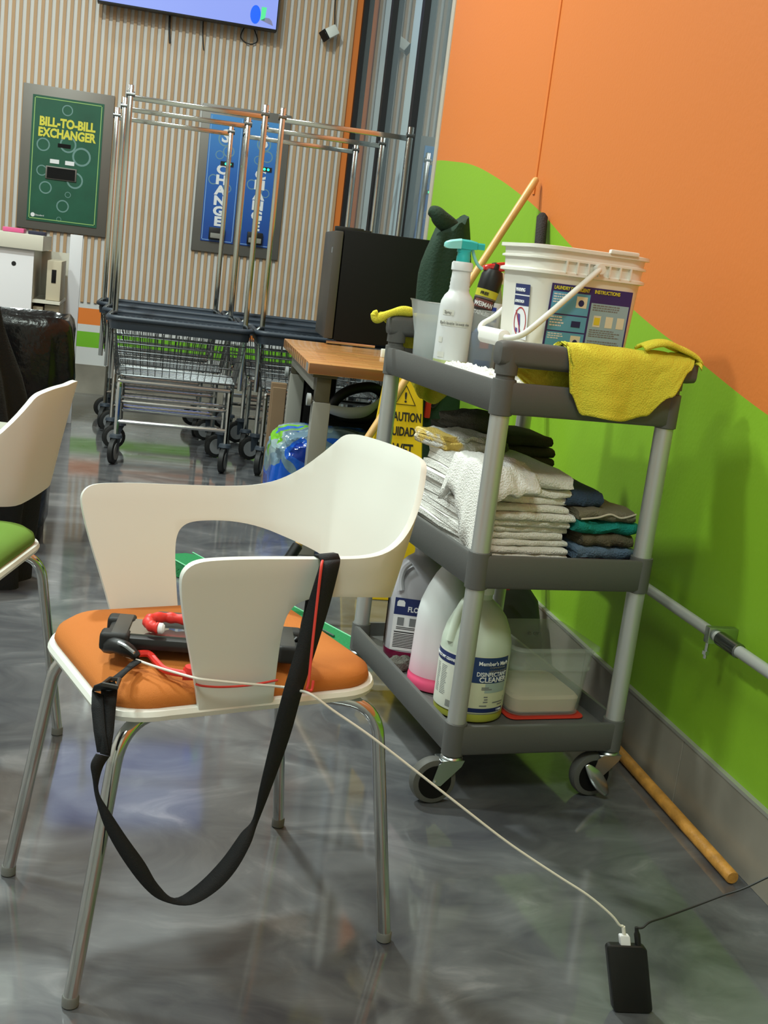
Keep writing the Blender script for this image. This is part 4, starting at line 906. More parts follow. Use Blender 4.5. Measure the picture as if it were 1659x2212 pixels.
bm = B(); quad(bm, [Lab.p(-.012, .104, .0018), Lab.p(-.030, .104, .0018), Lab.p(-.026, .118, .0018), Lab.p(-.014, .118, .0018)]); quad(bm, [Lab.p(.014, .160, .0018), Lab.p(.028, .160, .0018), Lab.p(.028, .176, .0018), Lab.p(.014, .176, .0018)]); obj('pictogram', bm, mat('pictogram_yellow', (222, 206, 60), .5), lb.o, False)
# warning label on the curved left corner of the pail (towards the side)
xl = lambda z: -(Wp / 2) * (.86 + (.965 - .86) * z / .252)
def SP(y, z, off=.0007): return Vector((xl(z) - off, y, z))
bm = B(); quad(bm, [SP(.0, .11), SP(-.072, .11), SP(-.072, .228), SP(.0, .228)]); wl = obj('warning_label', bm, white_print, pail, False)
bm = B(); quad(bm, [SP(.0, .206, .001), SP(-.072, .206, .001), SP(-.072, .228, .001), SP(.0, .228, .001)]); quad(bm, [SP(.0, .182, .001), SP(-.072, .182, .001), SP(-.072, .203, .001), SP(.0, .203, .001)]); obj('label_box', bm, navy, wl, False)
text('WARNING', .0105, white_print, wl, SP(-.004, .212, .0014), (0, -1, 0), (0, 0, 1), bold=.0003, xs=.9); text('ADVERTENCIA', .0085, white_print, wl, SP(-.004, .188, .0014), (0, -1, 0), (0, 0, 1), bold=.0002, xs=.8)
bm = B(); n_ = 32
for k in range(n_):
    a, b2 = 2 * PI * k / n_, 2 * PI * (k + 1) / n_
    quad(bm, [SP(-.036 + .030 * math.cos(a), .147 + .032 * math.sin(a), .0014), SP(-.036 + .030 * math.cos(b2), .147 + .032 * math.sin(b2), .0014), SP(-.036 + .0265 * math.cos(b2), .147 + .029 * math.sin(b2), .0014), SP(-.036 + .0265 * math.cos(a), .147 + .029 * math.sin(a), .0014)])
quad(bm, [SP(-.012, .170, .0016), SP(-.015, .172, .0016), SP(-.044, .124, .0016), SP(-.041, .122, .0016)]); obj('prohibition_ring', bm, mat('label_red', (176, 52, 56), .5), wl, False)
bm = B(); quad(bm, [SP(-.022, .165, .0012), SP(-.034, .163, .0012), SP(-.038, .142, .0012), SP(-.028, .140, .0012)]); quad(bm, [SP(-.030, .142, .0012), SP(-.038, .142, .0012), SP(-.037, .122, .0012), SP(-.034, .122, .0012)]); quad(bm, [SP(-.016, .125, .0012), SP(-.026, .123, .0012), SP(-.026, .132, .0012), SP(-.016, .134, .0012)]); obj('pictogram', bm, mat('label_purple', (86, 62, 132), .5), wl, False)
bm = B(); quad(bm, [SP(.02, .03), SP(-.05, .03), SP(-.05, .098), SP(.02, .098)]); l3 = obj('small_label', bm, navy, pail, False)
bm = B()
for k in range(7):
    z = .037 + k * .0085; quad(bm, [SP(.015, z, .0012), SP(-.045 + .006 * (k % 3), z, .0012), SP(-.045 + .006 * (k % 3), z + .004, .0012), SP(.015, z + .004, .0012)])
obj('small_print', bm, mat('lilac_print3', (190, 186, 220), .5), l3, False)

# ------------------------------------------------------------------ bottles and tubs on the top tray
def jug_rings(prof, w, d, r, n=6): return [ring(rrect(w * k, d * k, max(min(r, w * k / 2 - .0005, d * k / 2 - .0005), .0005), n), z) for k, z in prof]
sp_ = thing('spray_bottle', 'translucent spray bottle with teal trigger head and measuring labels on the top tray', 'spray bottle', K_(.062, .445, .897), CR + math.radians(-8))
bm = B(); lathe(bm, [(.036, 0), (.041, .004), (.0415, .03)], 28, cap1=False); obj('liquid', bm, mat('pale_green_liquid', (190, 200, 140), .35, alpha=.9), sp_)
bm = B(); lathe(bm, [(.0415, .03), (.0412, .155), (.0395, .168), (.033, .182), (.026, .190), (.0245, .194), (.0235, .198), (.0245, .202), (.0232, .207), (.0242, .211), (.023, .216), (.0236, .220), (.0225, .226), (.022, .240), (.0255, .242), (.0255, .258), (.0225, .262)], 30, cap0=False); obj('body', bm, mat('bottle_plastic', (222, 224, 224), .35, alpha=.93), sp_)
bm = B(); lathe(bm, [(.0165, .260), (.0165, .274), (.0155, .276), (.0155, .286)], 20); obj('collar', bm, teal, sp_)
bm = B(); loft(bm, [[Vector((x, y * w_, z + h_ * zz)) for y, zz in ((-1, -.5), (-1, .3), (-.6, .5), (.6, .5), (1, .3), (1, -.5))] for x, w_, z, h_ in ((-.046, .005, .297, .010), (-.036, .011, .299, .018), (-.015, .014, .303, .022), (.01, .013, .303, .022), (.028, .010, .302, .018), (.03, .007, .302, .015), (.047, .007, .302, .015))]); loft(bm, [ring(rrect(.03, .024, .008, 3, -.002, 0), .284), ring(rrect(.036, .022, .006, 3, .002, 0), .297)]); obj('spray_head', bm, teal, sp_)
bm = B(); loft(bm, [[Vector((x, y * w_, z + h_ * zz)) for y, zz in ((-1, -.5), (-1, .3), (-.6, .5), (.6, .5), (1, .3), (1, -.5))] for x, w_, z, h_ in ((-.050, .004, .297, .008), (-.046, .0085, .2975, .015), (-.035, .0125, .2995, .0205), (-.012, .0150, .3032, .0235))]); obj('head_shroud', bm, pale_teal, sp_)
bm = B(); tube(bm, catmull([(.020, 0, .292), (.024, 0, .282), (.030, 0, .270), (.040, 0, .257), (.050, 0, .251)], 5), .004, 8); obj('trigger', bm, pale_teal, sp_)
ca_ = math.radians(-107) - CR + math.radians(8)
for txt_, sz_, z, a_, wid, hgt_ in (('Spray', .0095, .140, -.45, .030, .012), ("Eco's bottle lowest rim", .0092, .115, .0, .076, .012), ('32', .008, .075, -.75, .012, .012), ('16', .008, .040, -.62, .02, .012)):
    bm = B(); patch(bm, 0, 0, .0422, ca_ + a_ - wid / .084, ca_ + a_ + wid / .084, z - .004, z + hgt_ - .003, 8); l_ = obj('measuring_label', bm, mat('tape_white', (214, 214, 206), .5), sp_, False)
    if len(txt_) > 2: wrap_text(txt_, sz_, mat('faded_print', (150, 150, 146), .5), l_, 0, 0, .0424, ca_ + a_, z, align='CENTER', xs=.9)
# measuring jug behind the spray bottle
jg = thing('measuring_jug', 'frosted plastic jug with a pouring spout behind the teal spray bottle', 'jug', K_(.058, .555, .897), CR)
bm = B(); rings_ = []
for k_, z in ((.90, 0), (.95, .004), (1.0, .08), (1.06, .152), (1.14, .157), (1.02, .156), (.92, .01)):
    rg_ = []
    for q in range(36):
        a = 2 * PI * q / 36; r = .050 * k_; sp2 = max(0, math.cos(a - PI * 1.08)) ** 8 * .024 * (1 if z > .15 and k_ > 1.03 else .15 if z > .07 else 0)
        rg_.append(Vector(((r + sp2) * math.cos(a), (r + sp2) * math.sin(a), z + sp2 * .25)))
    rings_.append(rg_)
loft(bm, rings_); obj('body', bm, clear2, jg)
bm = B(); tube(bm, catmull([(.0, -.05, .13), (.0, -.075, .125), (.0, -.08, .07), (.0, -.05, .03)], 6), .006, 8); obj('handle', bm, clear2, jg)
# square tub holding spray cans
tb = thing('square_tub', 'clear square plastic tub holding cleaner bottles between spray bottle and pail', 'tub', K_(.150, .50, .897), CR)
bm = B(); loft(bm, [ring(rrect(.086 * k, .096 * k, .018, 5), z) for k, z in ((.9, 0), (.94, .004), (1.0, .10), (1.03, .102), (1.06, .150), (1.10, .152), (1.10, .156), (1.02, .155), (.98, .10), (.92, .008))]); obj('body', bm, clear, tb)
def tilt(o, dx, dy): o.rotation_euler = (dx, dy, CR)
cn = thing('polish_can', 'black-capped aerosol can with yellow band and dark label standing in the clear tub', 'aerosol can', K_(.122, .497, .907)); tilt(cn, 0, math.radians(11))
bm = B(); lathe(bm, [(.024, 0), (.027, .003), (.027, .188), (.0255, .196)], 26); obj('can_body', bm, mat('can_silver', (120, 112, 106), .35, .5), cn)
bm = B(); lathe(bm, [(.0275, .196), (.028, .205), (.0275, .232), (.022, .246), (.012, .250), (.011, .262), (.004, .266)], 26); obj('cap', bm, black_plastic, cn)
a_c = math.radians(-107) - CR
bm = B(); patch(bm, 0, 0, .0273, a_c - 1.6, a_c + 1.6, .178, .196, 20); obj('yellow_band', bm, mat('band_yellow', (196, 190, 50), .45), cn, False)
bm = B(); patch(bm, 0, 0, .0273, a_c - 1.5, a_c + 1.5, .02, .174, 20); dl_ = obj('dark_label', bm, mat('label_dark', (36, 26, 26), .45), cn, False)
bm = B(); patch(bm, 0, 0, .0276, a_c - .9, a_c + .9, .151, .171, 14); obj('label_plate', bm, mat('plate_maroon', (112, 60, 56), .45), dl_, False)
wrap_text('WEIMAN', .0155, white_print, dl_, 0, 0, .0278, a_c, .1545, bold=.0004, xs=.8); wrap_text('STAINLESS', .0135, white_print, dl_, 0, 0, .0278, a_c, .134, bold=.0003, xs=.75); wrap_text('FREE', .010, black_print, cn, 0, 0, .0276, a_c - .2, .183, bold=.0003)
cb = thing('cleaner_bottle', 'clear cleaner bottle with blue label and red trigger leaning in the clear tub', 'spray bottle', K_(.172, .500, .907)); tilt(cb, 0, math.radians(3))
bm = B(); lathe(bm, [(.022, 0), (.025, .004), (.025, .16), (.014, .195), (.012, .20), (.012, .215)], 24); obj('body', bm, mat('clear_bottle', (150, 150, 140), .15, alpha=.6), cb)
bm = B(); patch(bm, 0, 0, .0254, a_c - 1.3, a_c + 1.0, .05, .165, 16); lb2 = obj('label', bm, white_print, cb, False)
bm = B()
for k in range(4): patch(bm, 0, 0, .0257, a_c - 1.0, a_c + .6 - .2 * (k % 2), .075 + k * .022, .088 + k * .022, 10)
obj('blue_print', bm, mat('print_blue', (44, 66, 160), .45), lb2, False)
bm = B(); lathe(bm, [(.015, .212), (.015, .232), (.012, .24)], 16); obj('collar', bm, white_plastic, cb)
bm = B(); loft(bm, [[Vector((x, y * w_, .254 + h_ * zz + x * .22)) for y, zz in ((-1, -.5), (-1, .4), (1, .4), (1, -.5))] for x, w_, h_ in ((-.045, .008, .010), (-.035, .012, .018), (.0, .013, .026), (.03, .010, .02))]); obj('trigger_head', bm, mat('gloss_red', (206, 36, 34), .18, coat=.5, bump=.4, bscale=60), cb, bevel=.003)
bl_ = thing('blue_bottle', 'blue bottle with pink patch seen through the front of the clear tub', 'bottle', K_(.150, .468, .906), CR)
bm = B(); loft(bm, [ring(rrect(.056 * k, .026 * k, .008, 3), z) for k, z in ((.95, 0), (1, .01), (1, .09), (.6, .105), (.3, .112), (.3, .125))]); obj('body', bm, mat('bottle_blue', (50, 110, 180), .4), bl_)
bm = B(); quad(bm, [(-.012, -.0136, .055), (.012, -.0136, .055), (.012, -.0136, .075), (-.012, -.0136, .075)]); obj('pink_patch', bm, mat('pink_print', (220, 120, 140), .5), bl_, False)
# terry rag lying along the near edge of the top tray
bm = B()
def ragf(u, v):
    i = .002 + .085 * v; j = .02 + .40 * u
    e = min(u, 1 - u, v, 1 - v); z = .899 + .038 * min(1, e * 7) * (.75 + .35 * nz(u * 9, v * 4, 0)) + .006 * nz(u * 40, v * 20, 3)
    return Vector((i + .012 * nz(u * 6, v, 5), j + .01 * nz(u * 5, v * 4, 9), max(z, .8985)))
grid(bm, ragf, 60, 18)
o = obj('white_rag', bm, terry, None, loc=CO, rot=(0, 0, CR), solid=.003, soff=-1); tag(o, 'rumpled white terry rag lying inside the left edge of the top tray', 'rag')
# yellow cloths
def drape(name, jb, zb, r, fmax, fmin, i0, i1, nu, nv, sgn, label, wob):
    bm = B()
    def fn(u, v):
        i = i0 + (i1 - i0) * u; tmx, tmn = fmax(u), fmin(u); s = tmn + (tmx - tmn) * v
        q = r * PI / 2
        if abs(s) < q: a = s / r; y, z = -math.sin(a) * r, math.cos(a) * r
        else: d = abs(s) - q; y, z = -math.copysign(r, s), -d
        fall = max(0, abs(s) - q * .3)
        y += -math.copysign(1, s) * fall * (.10 + .16 * math.sin(u * 15 + wob) + .08 * nz(u * 8, v * 4, wob)) * .55 + .004 * nz(u * 9, v * 9, 2)
        if y * math.copysign(1, -s) < r and abs(s) > q: y = math.copysign(r + .001, -s) + (y - math.copysign(r, -s)) * .15
        return Vector((i + .012 * math.sin(v * 7 + wob) * u, jb + sgn * y, zb + z + .003 * nz(u * 7, v * 7, 7)))
    grid(bm, fn, nu, nv)
    o = obj(name, bm, yellow_cloth, None, loc=CO, rot=(0, 0, CR), solid=.004, soff=1, ang=80); tag(o, label, 'cloth'); return o
def interp(pts):
    def f(u):
        for (a, x), (b_, y) in zip(pts, pts[1:]):
            if u <= b_: t_ = (u - a) / (b_ - a); t_ = t_ * t_ * (3 - 2 * t_); return x + (y - x) * t_
        return pts[-1][1]
    return f
drape('yellow_cloth', 0, .986, .0305, interp([(0, -.050), (.21, -.046), (.235, .02), (.27, .115), (.36, .158), (.56, .165), (.72, .150), (.84, .105), (.93, .05), (1, .012)]), interp([(0, -.085), (.2, -.125), (.5, -.10), (1, -.06)]), .022, .424, 70, 40, 1, 'yellow microfibre cloth draped over the near cart handle', .6)
bm = B(); P_ = catmull([(.30, -.004, 1.020), (.325, -.012, 1.032), (.355, -.012, 1.034), (.39, -.006, 1.026), (.418, -.008, 1.018), (.436, -.014, 1.006), (.43, -.026, .992)], 7)
loft(bm, [[p_ + Vector((.0, a_ * .022, .010 * (1 - a_ * a_))) for a_ in (-1, -.5, 0, .5, 1)] for p_ in P_], False, False, False)
yo = [o for o in C.objects if o.name == 'yellow_cloth'][0]
obj('folded_corner', bm, yellow_cloth, yo, solid=.006, soff=0)
drape('yellow_cloth', CLN, .986, .0305, interp([(0, -.02), (.25, -.01), (.4, .03), (1, .075)]), interp([(0, -.03), (.2, -.06), (.38, -.17), (.6, -.235), (.8, -.25), (1, -.20)]), -.045, .19, 44, 40, 1, 'yellow microfibre cloth draped over the far cart handle', 2.2)
yo2 = [o for o in C.objects if o.name.startswith('yellow_cloth')][1]
bm = B(); P_ = catmull([(.03, CLN - .01, 1.022), (.0, CLN - .012, 1.022), (-.03, CLN - .014, 1.013), (-.055, CLN - .014, 1.0), (-.068, CLN - .014, .997), (-.072, CLN - .014, 1.008), (-.064, CLN - .014, 1.012)], 6)
tube(bm, P_, [.011 + .002 * math.sin(k * .4) if k < 30 else .007 for k in range(len(P_))], 10); obj('curled_corner', bm, yellow_cloth, yo2)

# ------------------------------------------------------------------ towels on the middle tray
def towel_bm(w, d, h, seed, layers=2, rough=1.0):
    bm = B(); nz_ = lambda *a: noise.noise(Vector(a))
    th = h / layers; line = []
    for L in range(layers):
        z = th * (L + .5); xs_ = [d / 2 - .003, d / 4, 0, -d / 4, -d / 2 + th * .9]
        if L % 2: xs_ = xs_[::-1]
        line += [(x, z) for x in xs_]
        if L < layers - 1:
            side = -1 if L % 2 == 0 else 1; cxx = side * (d / 2 - th * .9)
            line += [(cxx + side * th * .5 * math.sin(a), z + th * .5 - th * .5 * math.cos(a)) for a in (PI * .25, PI * .5, PI * .75)]
    # outline of the thick ribbon
    up, dn_ = [], []
    for k, (x, z) in enumerate(line):
        x0, z0 = line[max(k - 1, 0)]; x1, z1 = line[min(k + 1, len(line) - 1)]
        t_ = Vector((x1 - x0, z1 - z0)).normalized(); n_ = Vector((-t_.y, t_.x)); r = th * .47
        up.append((x + n_.x * r, z + n_.y * r)); dn_.append((x - n_.x * r, z - n_.y * r))
    out = up + dn_[::-1]; rings_ = []; N_ = 22
    for q in range(N_ + 1):
        u = q / N_; x = -w / 2 + w * u; k_ = 1 - .12 * max(0, abs(u - .5) * 2 - .85) / .15
        rings_.append([Vector((x + .006 * rough * nz_(y * 14, z * 60, seed), y + .007 * rough * nz_(u * 5, z * 50, seed + 3) + .003 * nz_(u * 17, z * 30, seed), max(.0, h / 2 + (z - h / 2) * k_ + .0035 * rough * nz_(u * 4.5, y * 14, seed + 7) + .0016 * nz_(u * 15, y * 40, seed)))) for y, z in out])
    loft(bm, rings_); return bm
zt = .5308; rr = random.Random(11)
ords = ['lowest', 'second', 'third', 'fourth', 'fifth', 'sixth', 'seventh', 'eighth', 'ninth', 'tenth']
for k in range(11):
    h = .0345 if k == 10 else rr.uniform(.0135, .0185)
    o = obj('folded_towel', towel_bm(.234 + rr.uniform(-.014, .006), .36 + rr.uniform(-.03, .012), h, k * 3.7, 2, 1.0 if k < 10 else 1.6), terry, None, loc=K_(.132 + rr.uniform(-.006, .005), .255 + rr.uniform(-.008, .008), zt), rot=(0, 0, CR + rr.uniform(-.035, .035)), ang=70)
    tag(o, 'thick white terry towel on top at the right of the white stack' if k == 10 else f'thin folded white terry towel, {ords[k]} from the tray in the white stack', 'towel', 'folded white towels on the middle tray'); zt += h * .985
ztop = zt
# crumpled white towel slumped over the front left corner of the stack
bm = B()
def slump(u, v):
    i = -.002 + .15 * v; j = .045 + .20 * u
    edge = min(1, v / .16); top = ztop + .026 * math.sin(PI * min(1, v * .8 + .12)) * math.sin(PI * (.12 + .76 * u)) + .012 * nz(u * 4, v * 5, 1)
    drop = (1 - edge) ** 1.5 * (.115 + .05 * math.sin(u * 5 + 1))
    fr = max(0, 1 - u / .14); 
    return Vector((i - .006 - .008 * nz(u * 6, v * 5, 4), j - .012 * fr + .008 * nz(u * 5, v * 6, 8), top - drop - fr ** 1.5 * .075 * (1 - v * .6) + .004 * nz(u * 14, v * 14, 3)))
grid(bm, slump, 34, 34)
tag(obj('crumpled_towel', bm, terry, None, loc=CO, rot=(0, 0, CR), solid=.012, soff=-1, ang=80), 'crumpled white towel slumping over the near corner of the white stack', 'towel')
o = obj('striped_towel', towel_bm(.15, .15, .036, 41, 3, 3.2), None, None, loc=K_(.088, .40, ztop - .002), rot=(0, 0, CR + .15), ang=70)
ym = mat('yellow_edge_terry', (238, 236, 230), .95, bump=.6, bscale=260); N, K, b = nodes(ym)
tc = N.new('ShaderNodeTexCoord'); sx = N.new('ShaderNodeSeparateXYZ'); K.new(tc.outputs['Object'], sx.inputs[0])
wv = N.new('ShaderNodeTexNoise'); wv.inputs['Scale'].default_value = 20; K.new(tc.outputs['Object'], wv.inputs['Vector'])
ad = N.new('ShaderNodeMath'); ad.operation = 'MULTIPLY_ADD'; ad.inputs[1].default_value = .05; K.new(wv.outputs['Fac'], ad.inputs[0]); K.new(sx.outputs['X'], ad.inputs[2])
cr = ramp(N, [(0, (236, 234, 226)), (.16, (238, 236, 230)), (.20, (238, 206, 110)), (.40, (238, 206, 110)), (.45, (238, 236, 230)), (1, (236, 234, 226))]); mr = N.new('ShaderNodeMapRange'); mr.inputs[1].default_value = -.08; mr.inputs[2].default_value = .08
K.new(ad.outputs[0], mr.inputs[0]); K.new(mr.outputs[0], cr.inputs[0]); K.new(cr.outputs[0], b.inputs['Base Color']); o.data.materials.append(ym)
tag(o, 'white towel with yellow stained folds on the back left of the white stack', 'towel')
bm = B(); bmesh.ops.create_uvsphere(bm, u_segments=24, v_segments=14, radius=1)
for v in bm.verts: c = v.co.copy(); v.co = Vector((c.x * .06, c.y * .06, max(0, .012 + c.z * .022))) * (1 + .15 * nz(c.x * 2, c.y * 2, c.z * 2))
tag(obj('grey_rag', bm, terry_grey, None, loc=K_(.165, .40, ztop - .003), rot=(0, 0, CR)), 'small rumpled grey rag behind the yellow-stained white towel', 'rag')
# charcoal stack behind
zt = .5308
for k in range(8):
    h = .0285; o = obj('folded_cloth', towel_bm(.27 + rr.uniform(-.01, .01), .19 + rr.uniform(-.008, .008), h, 60 + k * 2.3, 2, 1.2), dark_towel, None, loc=K_(.248 + rr.uniform(-.006, .006), .545, zt), rot=(0, 0, CR + rr.uniform(-.02, .02)), ang=70)
    nm = ['bottom', 'second from bottom', 'third from bottom', 'fourth from bottom', 'fifth from bottom', 'third from top', 'second from top', 'topmost'][k]
    tag(o, f'folded charcoal cloth behind the white towels, {nm} in its stack', 'cloth', 'charcoal cloths behind the white stack'); zt += h * .985
bm = B(); bmesh.ops.create_uvsphere(bm, u_segments=28, v_segments=16, radius=1)
for v in bm.verts: c = v.co.copy(); v.co = Vector((c.x * .085, c.y * .07, max(0, .016 + c.z * .03))) * (1 + .25 * nz(c.x * 2 + 3, c.y * 2, c.z * 2))
tag(obj('crumpled_rag', bm, terry_grey, None, loc=K_(.175, .53, zt - .002), rot=(0, 0, CR)), 'crumpled grey rag on top of the charcoal cloths', 'rag')
# coloured cloths
cols = [('red', (186, 40, 40), .012, 'red cloth lying flat under the coloured stack'), ('slate_blue', (92, 112, 134), .030, 'faded blue cloth second from bottom of the coloured stack'), ('brown', (92, 84, 66), .030, 'brown grey cloth between the faded blue and teal cloths'), ('teal', (16, 128, 118), .030, 'teal cloth in the middle of the coloured stack'), ('taupe', (116, 110, 92), .026, 'taupe cloth with pale hem under the rolled navy cloth')]
zt = .5308
for k, (nm, c, h, lab) in enumerate(cols):
    w_ = .155 - .012 * (k % 3); cx_ = .345 - .004 * k
    o = obj('folded_cloth', towel_bm(w_ - .02 * (k == 0) + .01 * (k == 1), .24, h, 90 + k * 5, 2 if h > .02 else 1, 1.6), mat(nm + '_cloth', c, .95, bump=.5, bscale=260), None, loc=K_(cx_ + .012 * (k == 0), .175, zt), rot=(0, 0, CR + rr.uniform(-.04, .04)), ang=70)
    tag(o, lab, 'cloth'); zt += h * .97
    if nm == 'taupe':
        bm = B(); tube(bm, catmull([(-.07, -.121, .006), (-.03, -.124, .012), (0, -.123, .020), (.03, -.124, .013), (.068, -.12, .022)], 6), .0022, 6); obj('hem', bm, mat('pale_hem', (200, 190, 172), .9), o)
o = obj('rolled_cloth', towel_bm(.09, .2, .038, 140, 2, 1.4), mat('navy_cloth', (58, 76, 100), .95, bump=.5, bscale=260), None, loc=K_(.292, .19, zt - .002), rot=(0, 0, CR - .08), ang=70); tag(o, 'slate navy cloth rolled on top of the coloured stack', 'cloth')

# ------------------------------------------------------------------ bottom tray
zb = .149
fc_ = thing('floor_cleaner_jug', 'grey translucent jug with navy floor cleaner label and red liquid', 'jug', K_(.090, .515, zb), CR - .40)
pr = [(.80, 0), (.93, .003), (.98, .012), (1, .03), (1, .175), (.985, .19), (.93, .215), (.80, .24), (.55, .262), (.36, .272), (.32, .276), (.32, .296)]
bm = B(); loft(bm, jug_rings([(k, z) for k, z in pr if z >= .03], .148, .148, .05)); obj('body', bm, mat('grey_jug', (176, 174, 180), .35), fc_)
bm = B(); loft(bm, jug_rings([(k, z) for k, z in pr if z <= .03], .148, .148, .05)); obj('liquid', bm, mat('dark_red_liquid', (134, 34, 70), .3), fc_)
bm = B(); tube(bm, catmull([(-.03, -.058, .262), (-.045, -.062, .245), (-.05, -.066, .215), (-.045, -.072, .19)], 6), .009, 8); obj('handle', bm, mat('grey_jug2', (186, 184, 190), .35), fc_)
bm = B(); lathe(bm, [(.026, .290), (.026, .312), (.022, .315)], 20); obj('cap', bm, white_plastic, fc_)
def flat_label(parent, name, x0, x1, z0, z1, m, y, yo=0):
    bm = B(); quad(bm, [(x0, y, z0), (x1, y, z0), (x1, y, z1), (x0, y, z1)]); return obj(name, bm, m, parent, False)
ly = -.0748
L1 = flat_label(fc_, 'label', -.056, .060, .034, .172, white_print, ly)
flat_label(L1, 'label_header', -.056, .060, .128, .172, navy, ly - .0004)
text('FLOOR CLEANER', .0185, white_print, L1, (-.022, ly - .0008, .138), bold=.0005, xs=.85)
bm = B(); box(bm, -.050, -.030, ly - .0009, ly - .0006, .150, .161); quad(bm, [(-.050, ly - .0009, .161), (-.030, ly - .0009, .161), (-.034, ly - .0009, .166), (-.046, ly - .0009, .166)]); obj('logo', bm, white_print, L1, False)
bm = B()
for x in (-.045, -.014, .018): box(bm, x, x + .017, ly - .0008, ly - .0005, .100, .121)
obj('pictogram', bm, grey_print, L1, False)
bm = B(); bars(bm, -.05, .056, .040, .078, ly - .0006, 9, 3, .5, .3); quad(bm, [(-.05, ly - .0006, .081), (.056, ly - .0006, .081), (.056, ly - .0006, .084), (-.05, ly - .0006, .084)]); bars(bm, -.046, .03, .088, .096, ly - .0006, 2, 4, .5, .3); obj('small_print', bm, black_print, L1, False)
bm = B(); quad(bm, [(-.0748, .056, .034), (-.0748, -.05, .034), (-.0748, -.05, .130), (-.0748, .056, .130)]); obj('side_label', bm, mat('label_orange', (190, 140, 92), .5), fc_, False)
bm = B(); quad(bm, [(-.0750, .056, .130), (-.0750, -.05, .130), (-.0750, -.05, .172), (-.0750, .056, .172)]); quad(bm, [(-.0750, .056, .034), (-.0750, -.05, .034), (-.0750, -.05, .044), (-.0750, .056, .044)]); obj('side_header', bm, navy, fc_, False)
pk = thing('pink_jug', 'tall translucent round jug with a little bright pink liquid on the bottom tray', 'jug', K_(.077, .305, zb), CR)
bm = B(); lathe(bm, [(.0705, .036), (.0695, .06), (.0675, .15), (.066, .185), (.062, .21), (.050, .245), (.034, .28), (.024, .295), (.021, .302), (.021, .318)], 34, cap0=False)
jm = mat('pink_tint_jug', (222, 222, 222), .4); N, K, b = nodes(jm); tc = N.new('ShaderNodeTexCoord'); sx = N.new('ShaderNodeSeparateXYZ'); K.new(tc.outputs['Object'], sx.inputs[0])
mr = N.new('ShaderNodeMapRange'); mr.inputs[1].default_value = .03; mr.inputs[2].default_value = .2; K.new(sx.outputs['Z'], mr.inputs[0]); cr = ramp(N, [(0, (226, 170, 186)), (.35, (222, 204, 210)), (1, (216, 218, 218))]); K.new(mr.outputs[0], cr.inputs[0]); K.new(cr.outputs[0], b.inputs['Base Color'])
obj('body', bm, jm, pk)
bm = B(); lathe(bm, [(.064, 0), (.0705, .004), (.072, .010), (.072, .026), (.0705, .028), (.0705, .036)], 34, cap1=False); obj('liquid', bm, mat('pink_liquid', (240, 92, 132), .35), pk)
bm = B(); lathe(bm, [(.023, .312), (.023, .328), (.018, .33)], 18); obj('cap', bm, white_plastic, pk)
ds = thing('disinfectant_jug', 'pale green jug with navy disinfectant cleaner label behind the near post', 'jug', K_(.092, .145, zb), CR)
jgm = mat('green_tint_jug', (196, 206, 190), .35)
bm = B(); lathe(bm, [(.0785, .022), (.080, .03), (.0805, .165), (.079, .178), (.073, .205), (.060, .235), (.042, .258), (.026, .27), (.022, .274), (.022, .292)], 40, cap0=False); obj('body', bm, jgm, ds)
bm = B(); lathe(bm, [(.070, 0), (.0775, .004), (.0795, .010), (.0785, .022)], 40, cap1=False); obj('liquid', bm, mat('yellow_liquid', (176, 180, 70), .35), ds)
bm = B(); a_h = math.radians(-165); hd = Vector((math.cos(a_h), math.sin(a_h), 0))
tube(bm, catmull([hd * .030 + Vector((0, 0, .272)), hd * .05 + Vector((0, 0, .265)), hd * .066 + Vector((0, 0, .235)), hd * .074 + Vector((0, 0, .20)), hd * .078 + Vector((0, 0, .178))], 6), .011, 10); obj('handle', bm, mat('green_tint_handle', (206, 216, 200), .35), ds)
bm = B(); lathe(bm, [(.024, .286), (.024, .306), (.02, .309)], 18); obj('cap', bm, white_plastic, ds)
aR = math.radians(-92 ); RL = .0812
bm = B(); patch(bm, 0, 0, RL, aR - .78, aR + .80, .026, .160, 26); L2 = obj('label', bm, mat('label_cream', (206, 208, 180), .5), ds)
bm = B(); patch(bm, 0, 0, RL + .0003, aR - .78, aR + .76, .098, .158, 26); hd2 = obj('label_header', bm, mat('header_navy', (34, 58, 104), .45), L2)
bm = B(); patch(bm, 0, 0, RL + .0003, aR - .78, aR + .76, .028, .038, 26); obj('label_footer', bm, navy, L2)
bm = B(); patch(bm, 0, 0, RL + .0003, aR + .0, aR + .76, .075, .098, 14); obj('label_picture', bm, mat('picture_grey', (160, 176, 172), .5), L2)
bm = B(); 
def wpt(a, z, o=.0005): return Vector(((RL + o) * math.cos(a), (RL + o) * math.sin(a), z))
quad(bm, [wpt(aR + .1, .096), wpt(aR + .76, .062), wpt(aR + .76, .045), wpt(aR + .30, .078)]); obj('label_picture', bm, mat('picture_floor', (150, 148, 132), .5), L2, False)
wrap_text("Member's Mark", .0125, white_print, hd2, 0, 0, RL + .0004, aR + .70, .140, align='RIGHT', bold=.0002); wrap_text('COMMERCIAL', .006, grey_print, hd2, 0, 0, RL + .0004, aR + .62, .133, align='RIGHT', xs=1.2); wrap_text('LEMON SCENT', .006, grey_print, hd2, 0, 0, RL + .0004, aR + .68, .125, align='RIGHT', xs=1.3)
wrap_text('DISINFECTANT', .0135, white_print, hd2, 0, 0, RL + .0004, aR + .70, .1145, align='RIGHT', bold=.0002, xs=.88); wrap_text('CLEANER', .0165, white_print, hd2, 0, 0, RL + .0004, aR + .70, .101, align='RIGHT', bold=.0003, xs=1.05)
bm = B(); rr2 = random.Random(4)
